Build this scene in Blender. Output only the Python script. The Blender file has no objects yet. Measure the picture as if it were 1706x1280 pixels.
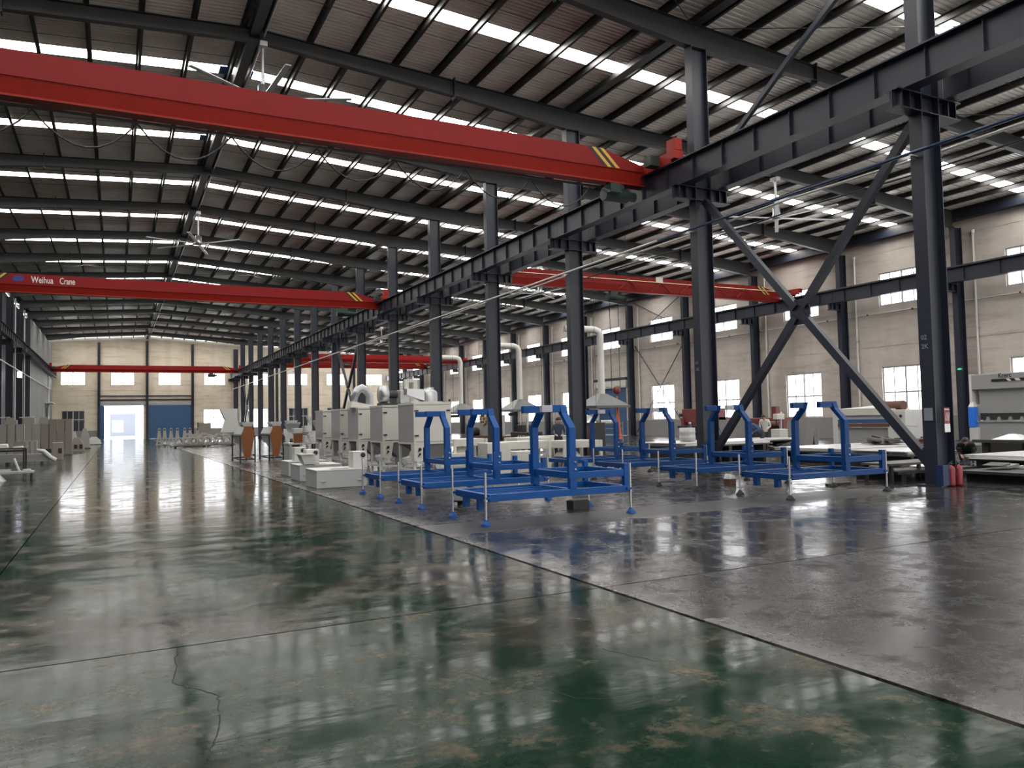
import bpy, math, random
from mathutils import Vector, Matrix

SC = bpy.context.scene
COL = SC.collection
random.seed(7)
R_ = math.radians

# ------------------------------------------------------------------ camera
def setup_camera():
    yaw, pit, rol = 0.473192, 0.0457, -0.021658
    F = Vector((math.sin(yaw) * math.cos(pit), math.cos(yaw) * math.cos(pit), math.sin(pit)))
    r = Vector((math.cos(yaw), -math.sin(yaw), 0))
    u = r.cross(F)
    Rt = r * math.cos(rol) + u * math.sin(rol)
    U = -r * math.sin(rol) + u * math.cos(rol)
    cam = bpy.data.cameras.new('camera')
    cam.sensor_fit = 'HORIZONTAL'
    cam.sensor_width = 36.0
    cam.lens = 1291.3 / 1706 * 36.0
    cam.clip_end = 600
    cam.clip_start = 0.05
    o = bpy.data.objects.new('camera', cam)
    COL.objects.link(o)
    B = -F
    o.matrix_world = Matrix(((Rt.x, U.x, B.x, 0), (Rt.y, U.y, B.y, 0), (Rt.z, U.z, B.z, 1.655), (0, 0, 0, 1)))
    SC.camera = o
setup_camera()

# ------------------------------------------------------------------ world, view, light settings
w = bpy.data.worlds.new('world'); SC.world = w; w.use_nodes = True
wn = w.node_tree.nodes; wl = w.node_tree.links
bg = wn['Background']
bg.inputs[0].default_value = (0.86, 0.93, 1.0, 1)
bg.inputs[1].default_value = 3.0
SC.view_settings.view_transform = 'Standard'
SC.view_settings.look = 'None'
SC.view_settings.gamma = 1.0
SC.view_settings.use_curve_mapping = False
SC.view_settings.exposure = 0.2
SC.cycles.use_denoising = True
SC.cycles.max_bounces = 7
SC.cycles.diffuse_bounces = 4
SC.cycles.glossy_bounces = 3
SC.cycles.transmission_bounces = 2
SC.cycles.transparent_max_bounces = 6
SC.cycles.sample_clamp_indirect = 6.0
SC.cycles.blur_glossy = 0.3
SC.cycles.caustics_reflective = False
SC.cycles.caustics_refractive = False
SKYLIGHT_STRENGTH = 21.0
WINDOW_STRENGTH = 7.0

# ------------------------------------------------------------------ materials
M = {}
def mat(name, col, rough=0.5, metal=0.0, var=0.0, scale=4.0, spec=0.5, bump=0.0, bscale=40.0):
    m = bpy.data.materials.new(name); m.use_nodes = True
    nt = m.node_tree; n = nt.nodes; l = nt.links
    p = n['Principled BSDF']
    p.inputs['Base Color'].default_value = (*col, 1)
    p.inputs['Roughness'].default_value = rough
    p.inputs['Metallic'].default_value = metal
    p.inputs['Specular IOR Level'].default_value = spec
    if var > 0 or bump > 0:
        g = n.new('ShaderNodeNewGeometry')
    if var > 0:
        t = n.new('ShaderNodeTexNoise'); t.inputs['Scale'].default_value = scale; t.inputs['Detail'].default_value = 5
        t.inputs['Roughness'].default_value = 0.65
        l.new(g.outputs['Position'], t.inputs['Vector'])
        mx = n.new('ShaderNodeMix'); mx.data_type = 'RGBA'
        mx.inputs[6].default_value = (*[c * (1 - var) for c in col], 1)
        mx.inputs[7].default_value = (*[min(1, c * (1 + var)) for c in col], 1)
        l.new(t.outputs['Fac'], mx.inputs[0]); l.new(mx.outputs[2], p.inputs['Base Color'])
    if bump > 0:
        t2 = n.new('ShaderNodeTexNoise'); t2.inputs['Scale'].default_value = bscale; t2.inputs['Detail'].default_value = 3
        l.new(g.outputs['Position'], t2.inputs['Vector'])
        b = n.new('ShaderNodeBump'); b.inputs['Strength'].default_value = bump; b.inputs['Distance'].default_value = 0.02
        l.new(t2.outputs['Fac'], b.inputs['Height']); l.new(b.outputs['Normal'], p.inputs['Normal'])
    M[name] = m
    return m

def emis(name, col, strength, base=None):
    m = bpy.data.materials.new(name); m.use_nodes = True
    p = m.node_tree.nodes['Principled BSDF']
    p.inputs['Base Color'].default_value = (*(base or col), 1)
    p.inputs['Emission Color'].default_value = (*col, 1)
    p.inputs['Emission Strength'].default_value = strength
    p.inputs['Roughness'].default_value = 0.4
    M[name] = m
    return m

mat('steel', (0.014, 0.018, 0.031), 0.42, 0.0, 0.25, 1.5)
mat('rafter_steel', (0.026, 0.027, 0.028), 0.5, 0.0, 0.2, 1.5)
mat('purlin_steel', (0.016, 0.0145, 0.013), 0.5, 0.0, 0.2, 2.0)
mat('bare_steel', (0.42, 0.43, 0.45), 0.3, 0.8, 0.15, 6)
mat('hood_metal', (0.12, 0.125, 0.125), 0.42, 0.4, 0.15, 2)
mat('zinc', (0.50, 0.51, 0.52), 0.35, 0.7, 0.12, 3)
mat('white_pipe', (0.62, 0.61, 0.58), 0.5, 0, 0.08, 3)
mat('crane_red', (0.215, 0.008, 0.008), 0.45, 0, 0.12, 1.0, 0.2)
mat('crane_red_lit', (0.27, 0.018, 0.011), 0.45, 0, 0.12, 1.0, 0.2)  # brighter copy of the crane red, light from below put into the colour
mat('yellow', (0.62, 0.36, 0.04), 0.5)
mat('black', (0.010, 0.010, 0.011), 0.5)
mat('rubber', (0.008, 0.008, 0.010), 0.7)
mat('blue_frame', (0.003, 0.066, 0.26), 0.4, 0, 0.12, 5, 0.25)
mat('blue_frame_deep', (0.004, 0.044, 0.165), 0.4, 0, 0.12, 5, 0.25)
mat('pipe_blue', (0.012, 0.03, 0.085), 0.35)
mat('arm_pale', (0.42, 0.42, 0.48), 0.45)  # even pale tone for the outer part of the front arms
mat('machine_cream', (0.57, 0.56, 0.51), 0.42, 0, 0.06, 2)
mat('machine_grey', (0.40, 0.40, 0.395), 0.28, 0.25, 0.08, 2)
mat('machine_white', (0.55, 0.55, 0.53), 0.4, 0, 0.06, 3)
mat('machine_bluegrey', (0.40, 0.42, 0.42), 0.45, 0, 0.08, 3)
mat('hopper_grey', (0.17, 0.165, 0.165), 0.5, 0, 0.1, 3)
mat('orange_brown', (0.20, 0.062, 0.008), 0.5, 0, 0.06, 5)
mat('panel_cream', (0.33, 0.32, 0.28), 0.5, 0, 0.08, 1.5)
mat('panel_brown', (0.25, 0.215, 0.19), 0.55, 0, 0.08, 1.5)
mat('dark_machine', (0.022, 0.021, 0.020), 0.55, 0, 0.2, 6)
mat('dark_green', (0.012, 0.03, 0.022), 0.5)
mat('rust', (0.11, 0.045, 0.03), 0.7, 0, 0.3, 8)
mat('red_machine', (0.15, 0.026, 0.022), 0.45, 0, 0.12, 4)
mat('red_paint', (0.21, 0.013, 0.021), 0.35)
mat('orange_paint', (0.60, 0.13, 0.03), 0.45)
mat('wood', (0.20, 0.145, 0.09), 0.7, 0, 0.2, 6)
mat('blue_door', (0.028, 0.085, 0.19), 0.5, 0, 0.1, 0.8)
mat('blue_plastic', (0.025, 0.19, 0.78), 0.4)
mat('sheet_white', (0.70, 0.70, 0.70), 0.28, 0.25, 0.08, 1.5)
mat('sheet_dark', (0.06, 0.058, 0.055), 0.5, 0.2, 0.4, 3)
mat('window_frame', (0.42, 0.42, 0.42), 0.5)
mat('dark_glass', (0.030, 0.036, 0.045), 0.12)
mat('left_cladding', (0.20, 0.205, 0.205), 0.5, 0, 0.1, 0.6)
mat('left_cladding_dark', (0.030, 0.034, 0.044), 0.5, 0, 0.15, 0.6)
mat('wainscot', (0.23, 0.225, 0.215), 0.6, 0, 0.12, 1.5)
mat('skin', (0.42, 0.25, 0.18), 0.55)
mat('hair', (0.012, 0.010, 0.009), 0.6)
mat('navy_cloth', (0.025, 0.035, 0.06), 0.8, 0, 0.15, 8)
mat('blue_cloth', (0.03, 0.075, 0.14), 0.8, 0, 0.15, 8)
mat('black_cloth', (0.012, 0.012, 0.014), 0.8)
mat('pale_cloth', (0.50, 0.49, 0.47), 0.8, 0, 0.1, 8)
mat('dark_trousers', (0.03, 0.03, 0.035), 0.85, 0, 0.15, 8)
mat('yard', (0.62, 0.62, 0.62), 0.7)
mat('outer_white', (0.80, 0.80, 0.82), 0.7)
mat('outer_grey', (0.35, 0.36, 0.40), 0.7)
mat('joint', (0.003, 0.003, 0.003), 0.9, spec=0.0)
mat('crack', (0.008, 0.012, 0.010), 0.9)
mat('text_white', (0.68, 0.66, 0.62), 0.5)
mat('text_black', (0.02, 0.02, 0.02), 0.5)
mat('emblem_blue', (0.03, 0.035, 0.20), 0.5)
mat('grey_sheet', (0.20, 0.22, 0.26), 0.5)
mat('sky_tape', (0.02, 0.16, 0.45), 0.5)
mat('brass', (0.60, 0.50, 0.30), 0.4, 0.2)
emis('lit_window', (0.97, 0.98, 1.0), WINDOW_STRENGTH)
emis('skylight', (1.0, 0.97, 0.93), SKYLIGHT_STRENGTH)
emis('lamp_glow', (0.85, 0.85, 1.0), 5.0)
emis('exit_green', (0.05, 0.75, 0.35), 0.6)

def roof_material():
    m = bpy.data.materials.new('roof_metal'); m.use_nodes = True
    nt = m.node_tree; n = nt.nodes; l = nt.links; p = n['Principled BSDF']
    g = n.new('ShaderNodeNewGeometry')
    t = n.new('ShaderNodeTexNoise'); t.inputs['Scale'].default_value = 0.9; t.inputs['Detail'].default_value = 5
    l.new(g.outputs['Position'], t.inputs['Vector'])
    r = n.new('ShaderNodeValToRGB')
    r.color_ramp.elements[0].position = 0.3; r.color_ramp.elements[0].color = (0.66, 0.61, 0.545, 1)
    r.color_ramp.elements[1].position = 0.75; r.color_ramp.elements[1].color = (0.84, 0.80, 0.73, 1)
    l.new(t.outputs['Fac'], r.inputs[0]); l.new(r.outputs[0], p.inputs['Base Color'])
    p.inputs['Metallic'].default_value = 0.12
    p.inputs['Roughness'].default_value = 0.36
    M['roof_metal'] = m
roof_material()

def plaster_material(name, ca, cb, cc):
    m = bpy.data.materials.new(name); m.use_nodes = True
    nt = m.node_tree; n = nt.nodes; l = nt.links; p = n['Principled BSDF']
    g = n.new('ShaderNodeNewGeometry')
    mp = n.new('ShaderNodeMapping'); mp.inputs['Scale'].default_value = (0.5, 0.5, 1.6)
    l.new(g.outputs['Position'], mp.inputs[0])
    t = n.new('ShaderNodeTexNoise'); t.inputs['Scale'].default_value = 0.8; t.inputs['Detail'].default_value = 8; t.inputs['Roughness'].default_value = 0.7
    l.new(mp.outputs[0], t.inputs['Vector'])
    r = n.new('ShaderNodeValToRGB'); e = r.color_ramp.elements
    e[0].position = 0.30; e[0].color = (*ca, 1)
    e[1].position = 0.62; e[1].color = (*cc, 1)
    x = e.new(0.46); x.color = (*cb, 1)
    l.new(t.outputs['Fac'], r.inputs[0])
    # rain streaks running down and faint horizontal course lines of old render
    mp2 = n.new('ShaderNodeMapping'); mp2.inputs['Scale'].default_value = (0.9, 0.9, 0.07)
    l.new(g.outputs['Position'], mp2.inputs[0])
    t2 = n.new('ShaderNodeTexNoise'); t2.inputs['Scale'].default_value = 1.0; t2.inputs['Detail'].default_value = 4
    l.new(mp2.outputs[0], t2.inputs['Vector'])
    r2 = n.new('ShaderNodeValToRGB'); r2.color_ramp.elements[0].position = 0.3; r2.color_ramp.elements[1].position = 0.6
    r2.color_ramp.elements[0].color = (0.88, 0.87, 0.85, 1); r2.color_ramp.elements[1].color = (1, 1, 1, 1)
    l.new(t2.outputs['Fac'], r2.inputs[0])
    mp3 = n.new('ShaderNodeMapping'); mp3.inputs['Scale'].default_value = (0.22, 0.22, 2.0)
    l.new(g.outputs['Position'], mp3.inputs[0])
    t3 = n.new('ShaderNodeTexNoise'); t3.inputs['Scale'].default_value = 1.0; t3.inputs['Detail'].default_value = 3
    l.new(mp3.outputs[0], t3.inputs['Vector'])
    r3 = n.new('ShaderNodeValToRGB'); r3.color_ramp.elements[0].position = 0.34; r3.color_ramp.elements[1].position = 0.44
    r3.color_ramp.elements[0].color = (0.86, 0.84, 0.82, 1); r3.color_ramp.elements[1].color = (1, 1, 1, 1)
    l.new(t3.outputs['Fac'], r3.inputs[0])
    a = n.new('ShaderNodeMix'); a.data_type = 'RGBA'; a.blend_type = 'MULTIPLY'; a.inputs[0].default_value = 1
    l.new(r.outputs[0], a.inputs[6]); l.new(r2.outputs[0], a.inputs[7])
    b = n.new('ShaderNodeMix'); b.data_type = 'RGBA'; b.blend_type = 'MULTIPLY'; b.inputs[0].default_value = 1
    l.new(a.outputs[2], b.inputs[6]); l.new(r3.outputs[0], b.inputs[7])
    l.new(b.outputs[2], p.inputs['Base Color'])
    p.inputs['Roughness'].default_value = 0.85
    p.inputs['Specular IOR Level'].default_value = 0.2
    M[name] = m
plaster_material('plaster_right', (0.42, 0.37, 0.335), (0.53, 0.48, 0.435), (0.58, 0.53, 0.48))
plaster_material('plaster_far', (0.55, 0.475, 0.37), (0.68, 0.60, 0.48), (0.72, 0.645, 0.52))

def floor_material(name, green, grey, patch_col, green_lo, rough_lo, rough_hi, band, ior=1.34):
    m = bpy.data.materials.new(name); m.use_nodes = True
    nt = m.node_tree; n = nt.nodes; l = nt.links; p = n['Principled BSDF']
    g = n.new('ShaderNodeNewGeometry')
    def noise(scale, detail=6, rough=0.6, dist=0.0):
        t = n.new('ShaderNodeTexNoise'); t.inputs['Scale'].default_value = scale
        t.inputs['Detail'].default_value = detail; t.inputs['Roughness'].default_value = rough
        t.inputs['Distortion'].default_value = dist
        l.new(g.outputs['Position'], t.inputs['Vector']); return t.outputs['Fac']
    def ramp(src, a, b, ca=(0, 0, 0, 1), cb=(1, 1, 1, 1)):
        r = n.new('ShaderNodeValToRGB'); r.color_ramp.elements[0].position = a; r.color_ramp.elements[1].position = b
        r.color_ramp.elements[0].color = ca; r.color_ramp.elements[1].color = cb
        l.new(src, r.inputs[0]); return r.outputs[0]
    def mix(f, a, b, mode='MIX'):
        x = n.new('ShaderNodeMix'); x.data_type = 'RGBA'; x.blend_type = mode
        if isinstance(f, float): x.inputs[0].default_value = f
        else: l.new(f, x.inputs[0])
        for s, v in ((6, a), (7, b)):
            if isinstance(v, tuple): x.inputs[s].default_value = (*v, 1)
            else: l.new(v, x.inputs[s])
        return x.outputs[2]
    big = noise(0.42, 5, 0.6, 0.4)
    mid = noise(1.7, 9, 0.74, 0.15)
    fine = noise(14.0, 6, 0.7, 0.3)
    col = mix(ramp(big, green_lo, green_lo + 0.14), green, grey)
    col = mix(ramp(mid, 0.53, 0.66), col, patch_col)  # patches of wear, on the green floor also skylight reflections put in as colour
    col = mix(ramp(fine, 0.35, 0.7, (0.62, 0.62, 0.62, 1), (1.15, 1.15, 1.15, 1)), col, col) if False else mix(1.0, col, ramp(fine, 0.3, 0.7, (0.55, 0.55, 0.55, 1), (1.0, 1.0, 1.0, 1)), 'MULTIPLY')
    specks = ramp(noise(6.0, 9, 0.8, 0.2), 0.32, 0.40, (0.35, 0.33, 0.32, 1), (1, 1, 1, 1))
    col = mix(1.0, col, specks, 'MULTIPLY')
    rough_mask = ramp(mid, 0.46, 0.66)
    if band:   # the pale scuffed strip along the wide joint
        sx = n.new('ShaderNodeSeparateXYZ'); l.new(g.outputs['Position'], sx.inputs[0])
        mr = n.new('ShaderNodeMapRange'); mr.inputs[1].default_value = 4.62; mr.inputs[2].default_value = 4.28
        l.new(sx.outputs[0], mr.inputs[0])
        ad = n.new('ShaderNodeMath'); ad.operation = 'MULTIPLY'; l.new(mr.outputs[0], ad.inputs[0]); l.new(ramp(mid, 0.40, 0.55), ad.inputs[1])
        col = mix(ad.outputs[0], col, (0.13, 0.125, 0.12))
    l.new(col, p.inputs['Base Color'])
    rr = n.new('ShaderNodeMapRange'); rr.inputs[3].default_value = rough_lo; rr.inputs[4].default_value = rough_hi
    l.new(rough_mask, rr.inputs[0]); l.new(rr.outputs[0], p.inputs['Roughness'])
    if name == 'floor_polished':   # the polish is worn off where the frames stand
        sy = n.new('ShaderNodeSeparateXYZ'); l.new(g.outputs['Position'], sy.inputs[0])
        jt = n.new('ShaderNodeMath'); jt.operation = 'MULTIPLY_ADD'; jt.inputs[1].default_value = 1.1; l.new(mid, jt.inputs[0]); l.new(sy.outputs[1], jt.inputs[2])
        w1 = n.new('ShaderNodeMapRange'); w1.inputs[1].default_value = 10.75; w1.inputs[2].default_value = 11.15; l.new(jt.outputs[0], w1.inputs[0])
        w2 = n.new('ShaderNodeMapRange'); w2.inputs[1].default_value = 15.2; w2.inputs[2].default_value = 14.0; l.new(sy.outputs[0], w2.inputs[0])
        wm = n.new('ShaderNodeMath'); wm.operation = 'MULTIPLY'; l.new(w1.outputs[0], wm.inputs[0]); l.new(w2.outputs[0], wm.inputs[1])
        fr = n.new('ShaderNodeMix'); fr.data_type = 'FLOAT'; l.new(wm.outputs[0], fr.inputs[0]); l.new(rr.outputs[0], fr.inputs[2]); fr.inputs[3].default_value = 0.38
        l.new(fr.outputs[0], p.inputs['Roughness'])
    p.inputs['IOR'].default_value = ior
    b = n.new('ShaderNodeBump'); b.inputs['Strength'].default_value = 0.16; b.inputs['Distance'].default_value = 0.02
    mpb = n.new('ShaderNodeMapping'); mpb.inputs['Scale'].default_value = (0.5, 1.5, 1.0); l.new(g.outputs['Position'], mpb.inputs[0])
    tb = n.new('ShaderNodeTexNoise'); tb.inputs['Scale'].default_value = 1.6; tb.inputs['Detail'].default_value = 5; l.new(mpb.outputs[0], tb.inputs['Vector'])
    l.new(tb.outputs['Fac'], b.inputs['Height']); l.new(b.outputs['Normal'], p.inputs['Normal'])
    M[name] = m
floor_material('floor_green', (0.0085, 0.029, 0.017), (0.042, 0.040, 0.032), (0.105, 0.088, 0.056), 0.47, 0.10, 0.25, False, 1.125)  # yellowish patches carry painted skylight reflections besides wear
floor_material('floor_grey', (0.018, 0.021, 0.020), (0.036, 0.033, 0.033), (0.010, 0.008, 0.0078), 0.34, 0.20, 0.46, True, 1.24)
floor_material('floor_polished', (0.020, 0.027, 0.027), (0.042, 0.041, 0.041), (0.022, 0.019, 0.018), 0.36, 0.12, 0.36, True, 1.29)

# ------------------------------------------------------------------ mesh builder
class MB:
    def __init__(self):
        self.v = []; self.f = []; self.mi = []; self.sm = []
    def add(self, vs, fs, mi=0, smooth=False):
        b = len(self.v)
        self.v.extend([tuple(x) for x in vs])
        for f in fs:
            self.f.append([b + i for i in f]); self.mi.append(mi); self.sm.append(smooth)
        return self
    def box(self, x0, y0, z0, x1, y1, z1, mi=0):
        if x0 > x1: x0, x1 = x1, x0
        if y0 > y1: y0, y1 = y1, y0
        if z0 > z1: z0, z1 = z1, z0
        vs = [(x0, y0, z0), (x1, y0, z0), (x1, y1, z0), (x0, y1, z0), (x0, y0, z1), (x1, y0, z1), (x1, y1, z1), (x0, y1, z1)]
        return self.add(vs, [(0, 3, 2, 1), (4, 5, 6, 7), (0, 1, 5, 4), (1, 2, 6, 5), (2, 3, 7, 6), (3, 0, 4, 7)], mi)
    def bar(self, p, q, wd, ht, up=(0, 0, 1), mi=0):
        p = Vector(p); q = Vector(q); d = (q - p).normalized(); up = Vector(up)
        s = d.cross(up)
        if s.length < 1e-5: s = d.cross(Vector((1, 0, 0)))
        s.normalize(); t = s.cross(d)
        s = s * wd / 2; t = t * ht / 2
        vs = [p - s - t, p + s - t, p + s + t, p - s + t, q - s - t, q + s - t, q + s + t, q - s + t]
        return self.add(vs, [(0, 1, 2, 3), (7, 6, 5, 4), (0, 4, 5, 1), (1, 5, 6, 2), (2, 6, 7, 3), (3, 7, 4, 0)], mi)
    def tube(self, p, q, r, r2=None, n=10, mi=0, caps=True):
        if r2 is None: r2 = r
        p = Vector(p); q = Vector(q); d = (q - p).normalized()
        a = d.cross(Vector((0, 0, 1)))
        if a.length < 1e-5: a = Vector((1, 0, 0))
        a.normalize(); b = d.cross(a)
        vs = []
        for c, rr in ((p, r), (q, r2)):
            for i in range(n):
                t = 2 * math.pi * i / n
                vs.append(c + a * math.cos(t) * rr + b * math.sin(t) * rr)
        self.add(vs, [(i, (i + 1) % n, n + (i + 1) % n, n + i) for i in range(n)], mi, True)
        if caps:
            self.add(vs[:n], [tuple(range(n - 1, -1, -1))], mi); self.add(vs[n:], [tuple(range(n))], mi)
        return self
    def path(self, pts, r, n=8, mi=0):
        pts = [Vector(p) for p in pts]
        rings = []
        for k, p in enumerate(pts):
            d = (pts[min(k + 1, len(pts) - 1)] - pts[max(k - 1, 0)]).normalized()
            a = d.cross(Vector((0.13, 0.07, 1)))
            if a.length < 1e-4: a = d.cross(Vector((1, 0, 0)))
            a.normalize(); b = d.cross(a)
            rr = r[k] if isinstance(r, (list, tuple)) else r
            rings.append([p + a * math.cos(2 * math.pi * i / n) * rr + b * math.sin(2 * math.pi * i / n) * rr for i in range(n)])
        vs = [x for g in rings for x in g]
        fs = []
        for k in range(len(pts) - 1):
            for i in range(n):
                fs.append((k * n + i, k * n + (i + 1) % n, (k + 1) * n + (i + 1) % n, (k + 1) * n + i))
        self.add(vs, fs, mi, True)
        self.add(rings[0], [tuple(range(n - 1, -1, -1))], mi); self.add(rings[-1], [tuple(range(n))], mi)
        return self
    def prism(self, poly, axis, a, b, mi=0):
        """poly: 2-D points in the two other axes (x,y,z order kept)."""
        def p3(u, v, w):
            return {'x': (w, u, v), 'y': (u, w, v), 'z': (u, v, w)}[axis]
        n = len(poly)
        vs = [p3(u, v, a) for u, v in poly] + [p3(u, v, b) for u, v in poly]
        return self.add(vs, [tuple(range(n - 1, -1, -1)), tuple(range(n, 2 * n))] + [(i, (i + 1) % n, n + (i + 1) % n, n + i) for i in range(n)], mi)
    def loft(self, secs, mi=0, caps=True):
        n = len(secs[0]); vs = [x for s in secs for x in s]; fs = []
        for k in range(len(secs) - 1):
            for i in range(n):
                fs.append((k * n + i, k * n + (i + 1) % n, (k + 1) * n + (i + 1) % n, (k + 1) * n + i))
        if caps:
            fs.append(tuple(range(n - 1, -1, -1))); fs.append(tuple(range((len(secs) - 1) * n, len(secs) * n)))
        return self.add(vs, fs, mi)
    def lathe(self, prof, c=(0, 0, 0), n=16, mi=0, axis='z'):
        vs = []
        for r, z in prof:
            for i in range(n):
                t = 2 * math.pi * i / n
                if axis == 'z': vs.append((c[0] + r * math.cos(t), c[1] + r * math.sin(t), c[2] + z))
                elif axis == 'y': vs.append((c[0] + r * math.cos(t), c[1] + z, c[2] + r * math.sin(t)))
                else: vs.append((c[0] + z, c[1] + r * math.cos(t), c[2] + r * math.sin(t)))
        fs = []
        for k in range(len(prof) - 1):
            for i in range(n):
                fs.append((k * n + i, k * n + (i + 1) % n, (k + 1) * n + (i + 1) % n, (k + 1) * n + i))
        self.add(vs, fs, mi, True)
        self.add(vs[:n], [tuple(range(n - 1, -1, -1))], mi); self.add(vs[-n:], [tuple(range(n))], mi)
        return self
    def ball(self, c, r, n=10, mi=0, sz=1.0):
        prof = [(max(1e-3, r * math.sin(math.pi * k / 6)), -r * sz * math.cos(math.pi * k / 6)) for k in range(7)]
        return self.lathe(prof, c, n, mi)
    def mesh(self, name, mats):
        me = bpy.data.meshes.new(name)
        me.from_pydata(self.v, [], self.f)
        for m in (mats if isinstance(mats, (list, tuple)) else [mats]):
            me.materials.append(M[m])
        me.polygons.foreach_set('material_index', self.mi)
        me.polygons.foreach_set('use_smooth', self.sm)
        me.update()
        return me
    def build(self, name, mats, parent=None, world=False, loc=None, bevel=0.0):
        if world and parent is not None:
            off = Vector((0, 0, 0)); q = parent
            while q is not None: off += q.location; q = q.parent
            self.v = [(x - off.x, y - off.y, z - off.z) for x, y, z in self.v]
        o = bpy.data.objects.new(name, self.mesh(name, mats))
        COL.objects.link(o)
        if parent is not None: o.parent = parent
        if loc is not None: o.location = loc
        if bevel > 0:
            b = o.modifiers.new('bevel', 'BEVEL'); b.width = bevel; b.segments = 2; b.limit_method = 'ANGLE'; b.angle_limit = R_(40)
        return o

def put(name, me, parent, loc=(0, 0, 0), rot=None):
    o = bpy.data.objects.new(name, me); COL.objects.link(o)
    if parent is not None: o.parent = parent
    o.location = loc
    if rot: o.rotation_euler = rot
    return o
def tag(o, label, cat, group=None, kind=None):
    o['label'] = label; o['category'] = cat
    if group: o['group'] = group
    if kind: o['kind'] = kind
    return o
def thing(name, label, cat, loc=(0, 0, 0), group=None, rotz=0.0):
    o = bpy.data.objects.new(name, None); COL.objects.link(o)
    o.location = loc; o.rotation_euler = (0, 0, rotz); o.empty_display_size = 0.2
    return tag(o, label, cat, group, 'thing')
def struct(o):
    o['kind'] = 'structure'; return o
def dup(root, loc, label=None, group=None, rotz=None):
    def cp(o, parent):
        c = o.copy(); COL.objects.link(c)
        if parent is not None: c.parent = parent
        for ch in o.children: cp(ch, c)
        return c
    r = cp(root, None); r.location = loc
    if rotz is not None: r.rotation_euler = (0, 0, rotz)
    if label: r['label'] = label
    if group: r['group'] = group
    return r
ORD = ['zeroth', 'first', 'second', 'third', 'fourth', 'fifth', 'sixth', 'seventh', 'eighth', 'ninth', 'tenth', 'eleventh', 'twelfth', 'thirteenth', 'fourteenth', 'fifteenth', 'sixteenth', 'seventeenth', 'eighteenth', 'nineteenth', 'twentieth']

# ------------------------------------------------------------------ main dimensions (metres)
XL, XR, XC, XW, XWALL = -8.1, 4.05, 16.2, 40.5, 41.0
BAY = 7.508
def YN(n): return 11.0 + BAY * (n - 1)
N0, N1 = -3, 16
Y0, Y1 = YN(N0), YN(N1)
SL = 0.064
def ztop(x): return 14.70 - SL * abs(x - XR)      # top of the rafters
PUR = 0.22

# ================================================================== SETTING
def build_floor():
    mb = MB(); mb.box(-9.2, Y0 - 0.3, -0.30, 41.6, Y1 + 0.3, -0.08)
    fl = struct(mb.build('floor', 'joint'))
    xs = [-9.0, -6.45, -1.18, 4.21, 9.48, 14.8, 20.1, 25.4, 30.7, 36.0, 41.3]
    step = 5.28; y = 6.42
    while y > Y0: y -= step
    ys = []
    while y < Y1 + step: ys.append(y); y += step
    ys[-1] = min(ys[-1], Y1 + 0.2)
    cache = {}
    for i in range(len(xs) - 1):
        for j in range(len(ys) - 1):
            ax, bx, ay, by = xs[i], xs[i + 1], ys[j], ys[j + 1]
            gl = 0.026 if abs(ax - 4.21) < .01 else 0.007
            gr = 0.026 if abs(bx - 4.21) < .01 else 0.007
            green = bx < 4.3
            key = (i, round(by - ay, 3), ay < 6, ay > 11)
            if key not in cache:
                m = MB(); m.box(gl, 0.010, -0.08, bx - ax - gr, by - ay - 0.010, 0.0)
                cache[key] = m.mesh('floor_slab', 'floor_green' if green else ('floor_grey' if ay < 6 or (ay > 11 and bx < 15) else 'floor_polished'))
            put('floor_slab', cache[key], fl, (ax, ay, 0))
    # hairline cracks in the aisle paint
    def crack(pts, wd):
        m = MB()
        for a, b in zip(pts[:-1], pts[1:]):
            a = Vector((*a, 0.0012)); b = Vector((*b, 0.0012)); d = (b - a).normalized(); s = Vector((-d.y, d.x, 0)) * wd
            m.add([a - s, b - s * .8, b + s * .8, a + s], [(0, 1, 2, 3)])
        m.build('floor_crack', 'crack', fl)
    rnd = random.Random(3)
    def wiggle(keys, n):
        out = []
        for (x0, y0), (x1, y1) in zip(keys[:-1], keys[1:]):
            for k in range(n):
                t = k / n
                out.append((x0 + (x1 - x0) * t + rnd.uniform(-.012, .012), y0 + (y1 - y0) * t + rnd.uniform(-.02, .02)))
        out.append(keys[-1]); return out
    crack(wiggle([(0.42, 6.41), (0.33, 5.55), (0.56, 5.15), (0.52, 4.72), (0.42, 4.2), (0.41, 3.7), (0.33, 3.2)], 9), 0.0038)
    crack(wiggle([(2.05, 4.75), (2.2, 4.35), (2.33, 4.22), (2.46, 4.42)], 6), 0.003)
    crack(wiggle([(2.36, 4.24), (2.42, 4.0), (2.62, 3.86)], 4), 0.003)
    crack(wiggle([(3.10, 4.75), (3.18, 4.5), (3.28, 4.28)], 4), 0.003)
    return fl
build_floor()

def wall_grid(mb, axis, c0, c1, u0, u1, z0, z1, holes, mi=0, ztopf=None):
    """wall slab between c0 and c1 on `axis`, spanning u (other horizontal axis) and z, with rectangular holes (ua,ub,za,zb)"""
    us = sorted({u0, u1} | {h[0] for h in holes} | {h[1] for h in holes})
    for a, b in zip(us[:-1], us[1:]):
        m = (a + b) / 2
        hs = sorted([(h[2], h[3]) for h in holes if h[0] <= m <= h[1]])
        z = z0
        spans = []
        for za, zb in hs:
            if za > z: spans.append((z, za))
            z = max(z, zb)
        spans.append((z, z1))
        for k, (za, zb) in enumerate(spans):
            if axis == 'x': mb.box(c0, a, za, c1, b, zb, mi)
            else: mb.box(a, c0, za, b, c1, zb, mi)

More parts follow.
